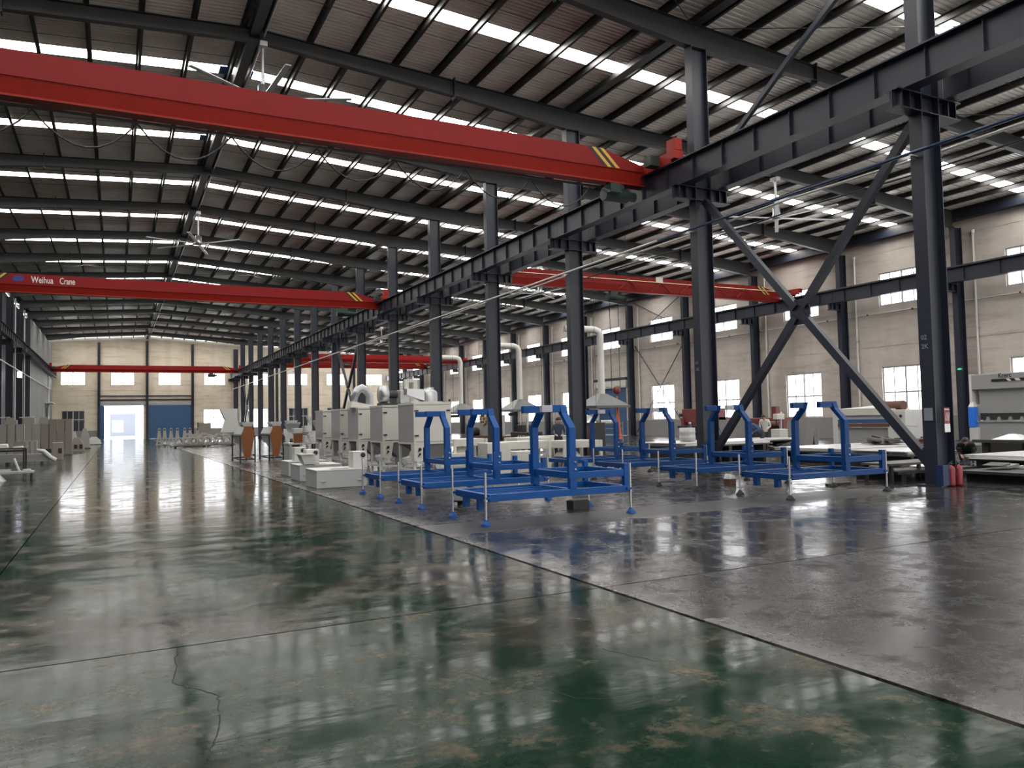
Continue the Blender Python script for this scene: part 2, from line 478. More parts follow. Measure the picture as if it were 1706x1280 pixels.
win_count = [0]
pane_cache = {}
def window(axis, face, u0, u1, z0, z1, nc, rows, panemat='lit_window', outward=1, depth=0.12):
    """frame, mullions and panes set in a wall opening. rows = list of z fractions for the transoms"""
    win_count[0] += 1
    W, H = u1 - u0, z1 - z0
    f = 0.09
    key = (axis, round(W, 2), round(H, 2), nc, tuple(rows), panemat, outward)
    if key not in pane_cache:
        def bx(m, a, b, c, d, e, g):   # u0,z0,u1,z1, c0,c1
            if axis == 'x': m.box(e, a, b, g, c, d)
            else: m.box(a, e, b, c, g, d)
        fr = MB()
        bx(fr, 0, 0, f, H, -.05, .05); bx(fr, W - f, 0, W, H, -.05, .05); bx(fr, f, 0, W - f, f, -.05, .05); bx(fr, f, H - f, W - f, H, -.05, .05)
        mul = []
        for i in range(1, nc):
            m = MB(); t = .12 if i == nc / 2 else .07
            bx(m, W * i / nc - t / 2, f, W * i / nc + t / 2, H - f, -.03, .03); mul.append(m.mesh('mullion', 'window_frame'))
        for r in rows:
            m = MB(); bx(m, f, H * r - .05, W - f, H * r + .05, -.034, .034); mul.append(m.mesh('transom', 'window_frame'))
        zs = [0] + [H * r for r in rows] + [H]
        panes = []
        pm = MB(); 
        for i in range(nc):
            for a, b in zip(zs[:-1], zs[1:]):
                m = MB(); bx(m, max(f, W * i / nc), max(f, a), min(W - f, W * (i + 1) / nc), min(H - f, b), -.006, .006)
                panes.append(m.mesh('pane', panemat))
        pane_cache[key] = (fr.mesh('window_frame', 'window_frame'), mul, panes)
    fr, mul, panes = pane_cache[key]
    loc = (face + outward * depth, u0, z0) if axis == 'x' else (u0, face + outward * depth, z0)
    o = struct(put('window_%d' % win_count[0], fr, None, loc))
    for m in mul: put(m.name.split('.')[0], m, o)
    for m in panes: put('pane', m, o)
    return o

DOOR_BAY = 7
def build_right_wall():
    holes = []
    wins = []
    for n in range(N0, N1):
        c = (YN(n) + YN(n + 1)) / 2
        wins.append(('u', c - 1.5, c + 1.5, 7.97, 9.97))
        if n == DOOR_BAY: holes.append((c - 2.3, c + 2.3, 0.0, 4.4))
        else: wins.append(('l', c - 1.5, c + 1.5, 1.36, 4.32))
    holes += [w[1:] for w in wins]
    mb = MB(); wall_grid(mb, 'x', XWALL, XWALL + .3, Y0, Y1 + .3, 0, 12.45, holes)
    wl_ = struct(mb.build('wall_right', 'plaster_right'))
    m = MB(); ed = YN(DOOR_BAY) + BAY / 2
    m.box(XWALL - .012, Y0, 0, XWALL, ed - 2.3, 1.345); m.box(XWALL - .012, ed + 2.3, 0, XWALL, Y1, 1.345)
    m.build('wainscot', 'wainscot', wl_)
    for k, a, b, z0, z1 in wins:
        if k == 'u': window('x', XWALL, a, b, z0, z1, 4, [])
        else: window('x', XWALL, a, b, z0, z1, 4, [0.48])
    # recessed render courses
    m = MB()
    for z in (5.55, 11.2): m.box(XWALL - .02, Y0, z, XWALL, Y1, z + .05)
    m.build('render_course', 'plaster_right', wl_)
    # blue shutter door
    d = MB(); d.box(XWALL + .10, ed - 2.28, 0.01, XWALL + .16, ed + 2.28, 4.38)
    dd = struct(d.build('door_3', 'blue_door'))
    for i in range(12):
        m = MB(); m.box(XWALL + .07, ed - 2.26, .1 + i * .355, XWALL + .10, ed + 2.26, .1 + i * .355 + .30); m.build('slat', 'blue_door', dd)
    m = MB(); m.box(XWALL - .25, ed - 2.6, 4.45, XWALL - .002, ed + 2.6, 5.0); m.build('shutter_box', 'machine_cream', dd)
    m = MB(); m.box(XWALL - .26, ed - 2.6, 5.0, XWALL - .002, ed + 2.6, 5.25)
    m.build('lintel', 'steel', dd)
    t = MB(); t.box(XWALL - .45, Y0, 11.95, XWALL - .01, Y1, 12.30); struct(t.build('trim_1', 'steel'))
build_right_wall()

def build_far_wall():
    wl_holes = [(-1.55, 3.6, 0, 4.85), (4.45, 9.95, 0, 4.75)]
    up = [(-6.83, -3.76), (-.63, 2.40), (5.54, 8.60), (11.74, 14.77), (18.0, 21.0), (24.0, 27.05), (30.1, 33.1), (36.4, 39.3)]
    lo = [(-6.69, -3.85, 1.03, 4.17, 'dark_glass'), (11.64, 14.66, 1.03, 4.17, 'lit_window'), (18.0, 21.0, 1.03, 4.17, 'lit_window'), (24.1, 27.1, 1.03, 4.17, 'dark_glass'), (30.1, 33.1, 1.03, 4.17, 'dark_glass'), (36.4, 39.3, 1.03, 4.17, 'lit_window')]
    holes = wl_holes + [(a, b, 7.75, 9.6) for a, b in up] + [w[:4] for w in lo]
    mb = MB()
    yf = Y1 + .25
    wall_grid(mb, 'y', yf, yf + .3, -8.6, 41.3, 0, 11.9, holes)
    # gable above, following the roof slope
    def gable(x0, x1): mb.prism([(x0, 11.9), (x1, 11.9), (x1, ztop(x1) + .2), (x0, ztop(x0) + .2)], 'y', yf, yf + .3)
    gable(-8.6, XR); gable(XR, 41.3)
    wl_ = struct(mb.build('wall_far', 'plaster_far'))
    for a, b in up: window('y', yf, a, b, 7.75, 9.6, 4, [])
    for a, b, z0, z1, pm in lo: window('y', yf, a, b, z0, z1, 4, [0.6], pm)
    m = MB(); m.box(-8.1, yf - .02, 0, -2.3, yf, 1.35); m.box(10.4, yf - .02, 0, 41, yf, 1.35); m.build('wainscot', 'wainscot', wl_)
    m = MB()
    for z in (7.0,): m.box(-8.1, yf - .03, z, 41, yf, z + .12)
    m.build('render_course', 'plaster_far', wl_)
    # girt over the doors
    t = MB(); t.box(-2.0, yf - .16, 5.55, 10.1, yf - .01, 5.75); t.box(-2.0, yf - .14, 6.15, 10.1, yf - .01, 6.28)
    struct(t.build('trim_2', 'steel'))
    t = MB(); t.box(-2.0, yf - .18, 4.86, 10.1, yf - .01, 5.25); struct(t.build('trim_3', 'outer_grey'))
    # open leaf of the blue sliding door, and the shut one
    d = MB(); d.box(-2.0, yf - .30, .02, -1.45, yf - .22, 4.8); o = struct(d.build('door_1', 'blue_door'))
    for i in range(2):
        m = MB(); m.box(-1.97 + i * .27, yf - .32, .1, -1.97 + i * .27 + .24, yf - .30, 4.7); m.build('door_panel', 'blue_door', o)
    d = MB(); d.box(4.3, yf - .14, .02, 9.98, yf - .06, 4.75); o = struct(d.build('door_2', 'blue_door'))
    for i in range(8):
        m = MB(); m.box(4.33 + i * .70, yf - .16, .1, 4.33 + i * .70 + .67, yf - .14, 4.65); m.build('door_panel', 'blue_door', o)
build_far_wall()

def build_outside():
    mb = MB(); mb.box(-40, Y1 + .56, -.25, 60, 210, -.02); struct(mb.build('yard_ground', 'yard'))
    # the next hall seen through the open door
    m = MB(); wall_grid(m, 'y', 150.0, 150.3, -20, 30, -.02, 9, [(-.85, 3.05, -.02, 4.05)])
    f = struct(m.build('wall_outer_front', 'outer_white'))
    m = MB(); wall_grid(m, 'y', 178.0, 178.3, -20, 30, -.02, 9, [(-.6, 1.4, .8, 3.2)]); struct(m.build('wall_outer_back', 'outer_grey'))
    m = MB(); m.box(-20.3, 150.3, -.02, -20, 178, 7); m.box(30, 150.3, -.02, 30.3, 178, 7); struct(m.build('wall_outer_side', 'outer_grey'))
    m = MB(); m.box(-1.6, 149.7, -.02, -.9, 150, 4.6); m.box(3.1, 149.7, -.02, 3.8, 150, 4.6); m.box(-.9, 149.7, 4.1, 3.1, 150, 4.6); m.build('door_surround', 'outer_white', f)
build_outside()

CLAD_Y = YN(12)
def build_left_wall():
    # profiled sheet: dark painted sheets nearer, bare grey inner lining further on that boxes the columns in
    def ribbed(mb, x, ya, yb, z0, z1, pitch, dep):
        y = ya; pts = []
        while y < yb - 1e-6:
            for dy, dx in ((0, 0), (.6, 0), (.7, dep), (.9, dep)):
                pts.append((x + dx, min(yb, y + dy * pitch)))
            y += pitch
        pts.append((x, yb))
        n = len(pts)
        vs = [(a, b, z0) for a, b in pts] + [(a, b, z1) for a, b in pts]
        mb.add(vs, [(i, i + 1, n + i + 1, n + i) for i in range(n - 1)])
    mb = MB(); mb.box(-9.0, Y0 - .3, 0, -8.75, Y1 + .3, 13.9)
    wl_ = struct(mb.build('wall_left', 'left_cladding_dark'))
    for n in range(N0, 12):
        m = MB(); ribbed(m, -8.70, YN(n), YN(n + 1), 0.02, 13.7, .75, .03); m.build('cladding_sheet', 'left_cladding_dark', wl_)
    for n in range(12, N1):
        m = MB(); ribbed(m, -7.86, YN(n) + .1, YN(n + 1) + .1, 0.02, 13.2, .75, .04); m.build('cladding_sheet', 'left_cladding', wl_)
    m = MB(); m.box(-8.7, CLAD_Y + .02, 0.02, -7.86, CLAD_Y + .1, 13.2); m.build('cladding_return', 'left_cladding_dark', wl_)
    # small dark service door at the far end with a pale canopy
    d = MB(); d.box(-7.82, 113.5, .02, -7.78, 115.6, 4.4); struct(d.build('door_4', 'black'))
    d = MB(); d.box(-7.82, 111.5, 4.9, -7.0, 116.5, 5.05); struct(d.build('trim_4', 'white_pipe'))
build_left_wall()

def build_back_wall():
    up = [(XL + 1.3 + 6.1 * k, XL + 4.3 + 6.1 * k) for k in range(8)]
    holes = [(a, b, 7.75, 9.6) for a, b in up] + [(a, b, 1.1, 4.2) for a, b in up]
    mb = MB(); y = Y0 - .25
    wall_grid(mb, 'y', y - .3, y, -8.6, 41.3, 0, 11.9, holes)
    def gable(x0, x1): mb.prism([(x0, 11.9), (x1, 11.9), (x1, ztop(x1) + .2), (x0, ztop(x0) + .2)], 'y', y - .3, y)
    gable(-8.6, XR); gable(XR, 41.3)
    struct(mb.build('wall_back', 'plaster_far'))
    for a, b in up:
        window('y', y, a, b, 7.75, 9.6, 4, [], 'lit_window', -1); window('y', y, a, b, 1.1, 4.2, 4, [0.6], 'lit_window', -1)  # unseen lit windows, added behind the camera to throw light into the hall
build_back_wall()

def build_ceiling():
    def zs(x): return ztop(x) + PUR
    mb = MB()
    mb.add([(XR - .4, Y0, zs(XR) + .12), (XR + .4, Y0, zs(XR) + .12), (XR + .4, Y1, zs(XR) + .12), (XR - .4, Y1, zs(XR) + .12),
            (XR - .4, Y0, zs(XR) + .15), (XR + .4, Y0, zs(XR) + .15), (XR + .4, Y1, zs(XR) + .15), (XR - .4, Y1, zs(XR) + .15)],
           [(0, 1, 2, 3), (7, 6, 5, 4), (0, 4, 5, 1), (2, 6, 7, 3)])
    ce = struct(mb.build('ceiling', 'roof_metal'))
    SA, SS, SB = 0.8925, 0.70, (BAY - 4 * 0.8925 - 0.70) / 3
    offs = [(i * SA, SA) for i in range(4)] + [(4 * SA, SS)] + [(4 * SA + SS + i * SB, SB) for i in range(3)]
    SW = SS
    def sheet(xa, xb, flat, SW):
        m = MB(); prof = []
        if flat: prof = [(0, 0.0), (SW, 0.0)]
        else:
            p = SW / 5
            for k in range(5):
                for t, z in ((0, 0.0), (.55, 0.0), (.65, .04), (.9, .04)): prof.append((k * p + t * p, z))
            prof.append((SW, 0.0))
        vs = []
        for x in (xa, xb): vs += [(x, y, zs(x) + z) for y, z in prof]
        n = len(prof)
        m.add(vs, [(i, i + 1, n + i + 1, n + i) for i in range(n - 1)])
        if flat:
            m2 = MB(); vs2 = [(x, y, z + .02) for x, y, z in vs]; m.add(vs2, [(i + 1, i, n + i, n + i + 1) for i in range(n - 1)])
        return m
    xl, xr = XL - .75, XWALL + .4
    me = {}
    for k, wd in (('a', SA), ('b', SB)):
        me[(k, 0)] = sheet(xl, XR, False, wd).mesh('roof_sheet', 'roof_metal'); me[(k, 1)] = sheet(XR, xr, False, wd).mesh('roof_sheet', 'roof_metal')
    me[('s', 0)] = sheet(xl + .3, XR - .25, True, SS).mesh('skylight_sheet', 'skylight'); me[('s', 1)] = sheet(XR + .25, xr - .4, True, SS).mesh('skylight_sheet', 'skylight')
    tape = {}
    for s, (a, b) in enumerate(((XR - .65, XR - .3), (XR + .3, XR + .55))):
        m = MB(); m.add([(a, 0, zs(a) - .012), (b, 0, zs(b) - .012), (b, SW, zs(b) - .012), (a, SW, zs(a) - .012)], [(0, 1, 2, 3)]); tape[s] = m.mesh('skylight_tape', 'sky_tape')
    for n in range(N0, N1):
        for i in range(8):
            for s in (0, 1):
                k = 's' if i == 4 else ('a' if i < 4 else 'b')
                put('skylight_sheet' if k == 's' else 'roof_sheet', me[(k, s)], ce, (0, YN(n) + offs[i][0], 0))
        if 2 <= n <= 4:
            for s in (0, 1): put('skylight_tape', tape[s], ce, (0, YN(n) + 4 * SA, 0))
    xs = []
    k = 0
    while XR + .32 + 1.515 * k < XWALL: xs.append(XR + .32 + 1.515 * k); k += 1
    k = 0
    while XR - .32 - 1.515 * k > XL - .4: xs.append(XR - .32 - 1.515 * k); k += 1
    pm = MB(); t = .012; h = PUR
    pm.box(-t, Y0, 0, t, Y1, h); pm.box(-t, Y0, 0, .085, Y1, .012); pm.box(-.085, Y0, h - .012, t, Y1, h)
    pme = pm.mesh('purlin', 'purlin_steel')
    for x in xs: put('purlin', pme, ce, (x, 0, ztop(x)))
    # ridge strut, struts over the middle and side column rows
    m = MB(); m.box(XR - .16, Y0, 14.42, XR + .16, Y1, 14.72); m.build('ridge_strut', 'rafter_steel', ce)
    m = MB(); m.tube((XR + .27, Y0, 14.40), (XR + .27, Y1, 14.40), .04, n=8); m.build('ridge_pipe', 'bare_steel', ce)
    for x in (XC, XL): 
        m = MB(); m.box(x - .17, Y0, ztop(x) - .02, x + .17, Y1, ztop(x) + .18); m.build('eave_strut', 'purlin_steel', ce)
    # thin sag rods between the purlins and crossed wind bracing
    sr = MB()
    for n in range(1, N1):
        for dy in (2.5, 5.0):
            y = YN(n) + dy
            sr.tube((XL, y, ztop(XL) + .1), (XR, y, ztop(XR) + .1), .011, n=5, caps=False)
            sr.tube((XR, y, ztop(XR) + .1), (XW, y, ztop(XW) + .1), .011, n=5, caps=False)
    o = sr.build('sag_rod', 'black', ce); o['kind'] = 'stuff'
    for n in (1, 8, 14):
        for xa, xb in ((XL, XR), (XR, XC), (XC, 28.3), (28.3, XW)):
            for ya, yb in ((YN(n), YN(n + 1)), (YN(n + 1), YN(n))):
                m = MB(); m.tube((xa, ya, ztop(xa) - .12), (xb, yb, ztop(xb) - .12), .014, n=6); m.build('wind_brace', 'black', ce)
build_ceiling()
# ================================================================== STEEL FRAME
def hshaft(depth, fl, z0, z1, tf=.022, tw=.014):
    m = MB(); d = depth / 2
    m.box(-d, -fl / 2, z0, -d + tf, fl / 2, z1); m.box(d - tf, -fl / 2, z0, d, fl / 2, z1); m.box(-d + tf, -tw / 2, z0, d - tf, tw / 2, z1)
    return m
def bracket_mesh(side, z, reach, x_in):
    """cantilever seat carrying a crane beam; side -1 = towards -x"""
    m = MB(); a, b = side * x_in, side * (x_in + reach)
    m.box(a, -.17, z - .025, b, .17, z); m.box(a, -.17, z - .42, a + (b - a) * .98, .17, z - .395)
    m.box(a, -.012, z - .40, b, .012, z - .02)
    for t in (.45, .8): m.box(a + (b - a) * t - .008, -.15, z - .40, a + (b - a) * t + .008, .15, z - .02)
    return m.mesh('bracket', 'steel')
CB_Z = 8.70        # seat level of the middle crane beams
def build_columns():
    top = ztop(XC) - .74
    sh = hshaft(.62, .32, .03, top).mesh('shaft', 'steel')
    bp = MB(); bp.box(-.40, -.28, 0, .40, .28, .03); bp = bp.mesh('base_plate', 'steel')
    bl, br = bracket_mesh(-1, CB_Z, .78, .31), bracket_mesh(1, CB_Z, .78, .31)
    st = MB(); st.box(-.288, -.155, 0, .288, .155, .02); st = st.mesh('stiffener', 'steel')
    for n in range(1, 17):
        if n == 1: lab = 'nearest steel column of the middle row, with red fire extinguishers at its foot'
        elif n == 16: lab = 'last middle-row steel column, standing against the far end wall'
        else: lab = '%s steel column of the middle row, counted from the one with fire extinguishers' % ORD[n]
        t = thing('steel_column', lab, 'column', (XC, YN(n) - (.22 if n == 16 else 0), 0), 'steel columns of the middle row')
        put('shaft', sh, t); put('base_plate', bp, t); put('bracket', bl, t); put('bracket', br, t)
        for z in (top - .05, CB_Z - .02, CB_Z - .41): put('stiffener', st, t, (0, 0, z))
    # left row
    topl = ztop(XL) - .80
    shl = hshaft(.55, .30, .03, topl).mesh('shaft', 'steel'); brl = bracket_mesh(1, CB_Z + .0, .75, .275)
    for n in range(5, 12):
        t = thing('steel_column', 'dark left-row steel column under the %s roof rafter from the camera' % ORD[n - 1], 'column', (XL, YN(n), 0), 'dark steel columns along the left wall')
        put('shaft', shl, t); put('base_plate', bp, t); put('bracket', brl, t)
    # right wall row
    topr = ztop(XW) - .85
    shr = hshaft(.60, .30, .03, topr).mesh('shaft', 'steel'); brr = bracket_mesh(-1, 8.42, .95, .30)
    for n in range(1, 16):
        if n == 3: lab = 'right-wall steel column carrying a small green exit sign'
        elif n < 3: lab = 'right-wall steel column, %s before the one with the green exit sign' % ORD[3 - n]
        else: lab = 'right-wall steel column, %s past the one with the green exit sign' % ORD[n - 3]
        t = thing('steel_column', lab, 'column', (XW, YN(n), 0), 'steel columns along the right wall')
        put('shaft', shr, t); put('base_plate', bp, t); put('bracket', brr, t)
        d = MB(); d.tube((0, 0, .1), (0, 0, ztop(XWALL) - 1.25), .065, n=10)
        d.tube((0, 0, ztop(XWALL) - 1.25), (.05, .0, ztop(XWALL) - 1.05), .085, n=10)
        p = d.build('downpipe', 'white_pipe', None, loc=(XWALL - .14, YN(n) - .72, 0))
        tag(p, 'white rain downpipe beside the right-wall column %s' % ('with the green exit sign' if n == 3 else ('%s before the green exit sign' % ORD[3 - n] if n < 3 else '%s past the green exit sign' % ORD[n - 3])), 'pipe', 'white downpipes on the right wall', 'thing')
        for z in (2.5, 6, 9.5):
            c = MB(); c.box(-.08, -.08, z, .14, .08, z + .04); c.build('pipe_clip', 'zinc', p)
    # gable posts on the far wall
    for i, x in enumerate((-2.1, XR, 10.15, 22.3, 28.4, 34.5)):
        m = hshaft(.34, .26, .0, ztop(x) - .5)
        lab = ['gable post left of the open sliding door on the far wall', 'gable post between the open door and the shut blue door', 'gable post right of the shut blue door on the far wall'][i] if i < 3 else '%s gable post of the far wall right of the middle column row' % ORD[i - 2]
        o = m.build('gable_post', 'steel', None, loc=(x, Y1 + .02, 0)); tag(o, lab, 'column', 'gable posts of the far wall', 'thing')
build_columns()

def taper_i(x0, z0, d0, x1, z1, d1, fw=.24, tf=.016, tw=.012, name='beam_segment'):
    m = MB(); h = fw / 2; t = tw / 2
    # flanges follow top and bottom edges
    for top in (True, False):
        a0 = z0 if top else z0 - d0 + tf; a1 = z1 if top else z1 - d1 + tf
        m.loft([[(x0, -h, a0 - tf), (x0, h, a0 - tf), (x0, h, a0), (x0, -h, a0)], [(x1, -h, a1 - tf), (x1, h, a1 - tf), (x1, h, a1), (x1, -h, a1)]])
    m.loft([[(x0, -t, z0 - d0 + tf), (x0, t, z0 - d0 + tf), (x0, t, z0 - tf), (x0, -t, z0 - tf)], [(x1, -t, z1 - d1 + tf), (x1, t, z1 - d1 + tf), (x1, t, z1 - tf), (x1, -t, z1 - tf)]])
    return m.mesh(name, 'rafter_steel')
def build_rafters():
    L = [(-8.1, .80), (-2.95, .48), (4.05, .42), (11.15, .58), (15.9, .78)]
    Rr = [(16.5, .78), (21.45, .52), (34.0, .58), (40.25, .88)]
    segs = [taper_i(a[0], ztop(a[0]), a[1], b[0], ztop(b[0]), b[1]) for S in (L, Rr) for a, b in zip(S[:-1], S[1:])]
    caps = taper_i(15.9, ztop(15.9), .78, 16.5, ztop(16.5), .78)
    plates = []
    for x, d in ((-2.95, .48), (11.15, .58), (21.45, .52), (34.0, .58)):
        m = MB(); m.box(x - .022, -.14, ztop(x) - d - .11, x + .022, .14, ztop(x) + .10); plates.append(m.mesh('splice_plate', 'rafter_steel'))
    br = []
    for x in (-5.5, -.9, 1.9, 6.8, 9.8, 14.3, 18.9, 25.0, 28.0, 31.1, 37.1):
        d = .5; m = MB(); m.bar((x, .10, ztop(x) - d), (x, .72, ztop(x) + .16), .05, .012, (1, 0, 0)); br.append(m.mesh('flange_brace', 'black'))
    for n in range(1, 16):
        lab = 'sloping steel roof rafter over the %s middle-row column from the camera' % ORD[n]
        t = thing('roof_rafter', lab, 'beam', (0, YN(n), 0), 'steel roof rafters across both halls')
        for s in segs: put('beam_segment', s, t)
        put('beam_segment', caps, t)
        for p in plates: put('splice_plate', p, t)
        for b in br: put('flange_brace', b, t)
build_rafters()

def crane_beam(x, zb, h, fw, label, nfrom, nto, side_stiff, ns=6, railside=0):
    t = thing('crane_runway', label, 'beam', (x, 0, zb))
    m = MB(); tf = .018
    m.box(-fw / 2, 0, 0, fw / 2, BAY - .01, tf); m.box(-fw / 2, 0, h - tf, fw / 2, BAY - .01, h); m.box(-.007, 0, tf, .007, BAY - .01, h - tf)
    seg = m.mesh('beam_segment', 'steel')
    s = MB(); s.box(-fw / 2 + .10, -.006, tf, fw / 2 - .10, .006, h - tf); st = s.mesh('stiffener', 'steel')
    for n in range(nfrom, nto):
        put('beam_segment', seg, t, (0, YN(n), 0))
        if n >= 0:
            for i in range(ns): put('stiffener', st, t, (0, YN(n) + (i + .5) * BAY / ns, 0))
    r = MB(); r.box(-.035, YN(nfrom), h, .035, YN(nto), h + .10); r.build('rail', 'rafter_steel', t)
    return t
crane_beam(XC - .72, CB_Z, .78, .38, 'left crane runway beam on the brackets of the middle column row', -1, 16, True)
crane_beam(XC + .72, CB_Z, .78, .38, 'right crane runway beam on the brackets of the middle column row', -1, 16, True)
crane_beam(XL + .78, CB_Z, .70, .34, 'crane runway beam along the dark left wall', 3, 16, True)
crane_beam(XW - .85, 8.42, .78, .36, 'crane runway beam along the right wall in front of the upper windows', -1, 16, True, 4)

def x_brace(ya, yb, lab, z_lo=.45, z_hi=8.25):
    t = thing('cross_brace', lab, 'brace', (XC, (ya + yb) / 2, 0), 'steel cross braces in the middle column row')
    a, b = ya + .22, yb - .22; ym = (ya + yb) / 2; zm = (z_lo + z_hi) / 2
    for p, q in (((XC, a, z_lo), (XC, ym - .12, zm - .12)), ((XC, ym + .12, zm + .12), (XC, b, z_hi)), ((XC, b, z_lo), (XC, ym + .12, zm - .12)), ((XC, ym - .12, zm + .12), (XC, a, z_hi))):
        m = MB(); m.bar(p, q, .20, .16, (1, 0, 0)); m.build('diagonal', 'steel', t, True)
    m = MB(); m.prism([(ym - .34, zm - .1), (ym - .2, zm - .34), (ym + .2, zm - .34), (ym + .34, zm - .1), (ym + .34, zm + .1), (ym + .2, zm + .34), (ym - .2, zm + .34), (ym - .34, zm + .1)], 'x', XC - .012, XC + .012)
    m.build('gusset_plate', 'steel', t, True)
    for y, z, s in ((ya, z_lo, 1), (yb, z_lo, -1)):
        m = MB(); m.prism([(y + s * .15, z - .35), (y + s * .55, z + .25), (y + s * .25, z + .45), (y + s * .15, z + .35)], 'x', XC - .012, XC + .012); m.build('gusset_plate', 'steel', t, True)
x_brace(YN(1), YN(2), 'big steel cross brace between the first two middle-row columns')
x_brace(YN(7), YN(8), 'distant steel cross brace between two middle-row columns behind the white cabinets')
x_brace(YN(14), YN(15), 'farthest steel cross brace of the middle row near the end wall')
def upper_brace(ya, yb, lab):
    t = thing('roof_brace', lab, 'brace', (XC, ya, 9.5))
    m = MB(); m.bar((XC, ya + .2, 13.3), (XC, (ya + yb) / 2, 11.25), .14, .12, (1, 0, 0)); m.build('diagonal', 'steel', t, True)
    m = MB(); m.bar((XC, (ya + yb) / 2, 11.25), (XC, yb - .2, 9.0), .14, .12, (1, 0, 0)); m.build('diagonal', 'steel', t, True)
upper_brace(YN(1), YN(2), 'slanting roof brace rising from the crane beam to the nearest column top')
def wall_brace(ya, yb, lab, lo=True):
    t = thing('wall_brace', lab, 'brace', (XWALL - .2, ya, 0))
    for z0, z1 in ((.3, 7.9), (8.6, 11.7)):
        for p, q in (((XWALL - .2, ya, z0), (XWALL - .2, yb, z1)), ((XWALL - .2, yb, z0), (XWALL - .2, ya, z1))):
            m = MB(); m.tube(p, q, .035, n=8); m.build('brace_rod', 'steel', t, True)
wall_brace(YN(6) + .3, YN(7) - .3, 'thin crossed brace rods on the right wall behind the extraction hood')

# pipes
def pipe_run():
    m = MB(); x, z = XC - .52, 7.36
    m.tube((x, -6, z), (x, 20, z), .038, n=10)
    t = thing('air_pipe', 'blue and grey air pipe clipped along the middle column row', 'pipe', (x, 11.1, z))
    m.build('pipe', 'pipe_blue', t, True)
    m = MB(); m.tube((x, 20, z), (x, 123, z - .25), .04, n=8); m.build('pipe', 'white_pipe', t, True)
    for n in range(1, 16):
        c = MB(); c.box(x - .02, YN(n) - .03, z - .06, XC - .31, YN(n) + .03, z - .03); c.build('pipe_bracket', 'zinc', t, True)
    for dx, dz, mt, nm in ((1.25, .35, 'white_pipe', 'white cable conduit strung just right of the middle columns'), (1.5, .62, 'black', 'black cable strung beside the white conduit right of the middle columns'), (1.1, -.05, 'black', 'lower black cable hung under the white conduit')):
        m = MB(); m.path([(x + dx, -6 + k * 4.3, z + dz - .10 * abs(math.sin(k * 1.9))) for k in range(22)], .022 if mt == 'black' else .035, 6)
        tag(m.build('conduit' if mt != 'black' else 'cable', mt), nm, 'cable', None, 'thing')
    m = MB(); m.tube((XWALL - .08, -6, 7.55), (XWALL - .08, 120, 7.55), .03, n=6)
    o = tag(m.build('wall_conduit', 'white_pipe'), 'thin pipe running along the right wall below the upper windows', 'pipe', None, 'thing')
    for k in range(40):
        m = MB(); m.box(XWALL - .13, -4 + k * 3.0, 7.51, XWALL, -3.93 + k * 3.0, 7.6); m.build('pipe_clip', 'dark_machine', o)
    m = MB(); m.tube((XL + .45, 45, 6.92), (XL + .45, 119, 6.92), .05, n=8)
    o = tag(m.build('light_conduit', 'white_pipe'), 'white conduit along the dark left wall with a glowing lamp', 'pipe', None, 'thing')
    m = MB(); m.box(XL + .30, 81.2, 6.35, XL + .60, 82.0, 6.85); m.build('lamp', 'lamp_glow', o)
    m = MB(); m.tube((XL + .35, 116.5, .2), (XL + .35, 116.5, 8.6), .12, n=10); 
    tag(m.build('left_downpipe', 'white_pipe'), 'pale rain pipe at the far end of the left wall', 'pipe', None, 'thing')
    for n in (10, 11):
        m = MB(); m.tube((XL + .42, YN(n) - .2, .1), (XL + .42, YN(n) - .2, 13.0), .05, n=8)
        tag(m.build('left_downpipe', 'white_pipe'), 'thin pale pipe on the %s dark column left of the far crane' % ('nearer' if n == 10 else 'farther'), 'pipe', None, 'thing')
pipe_run()

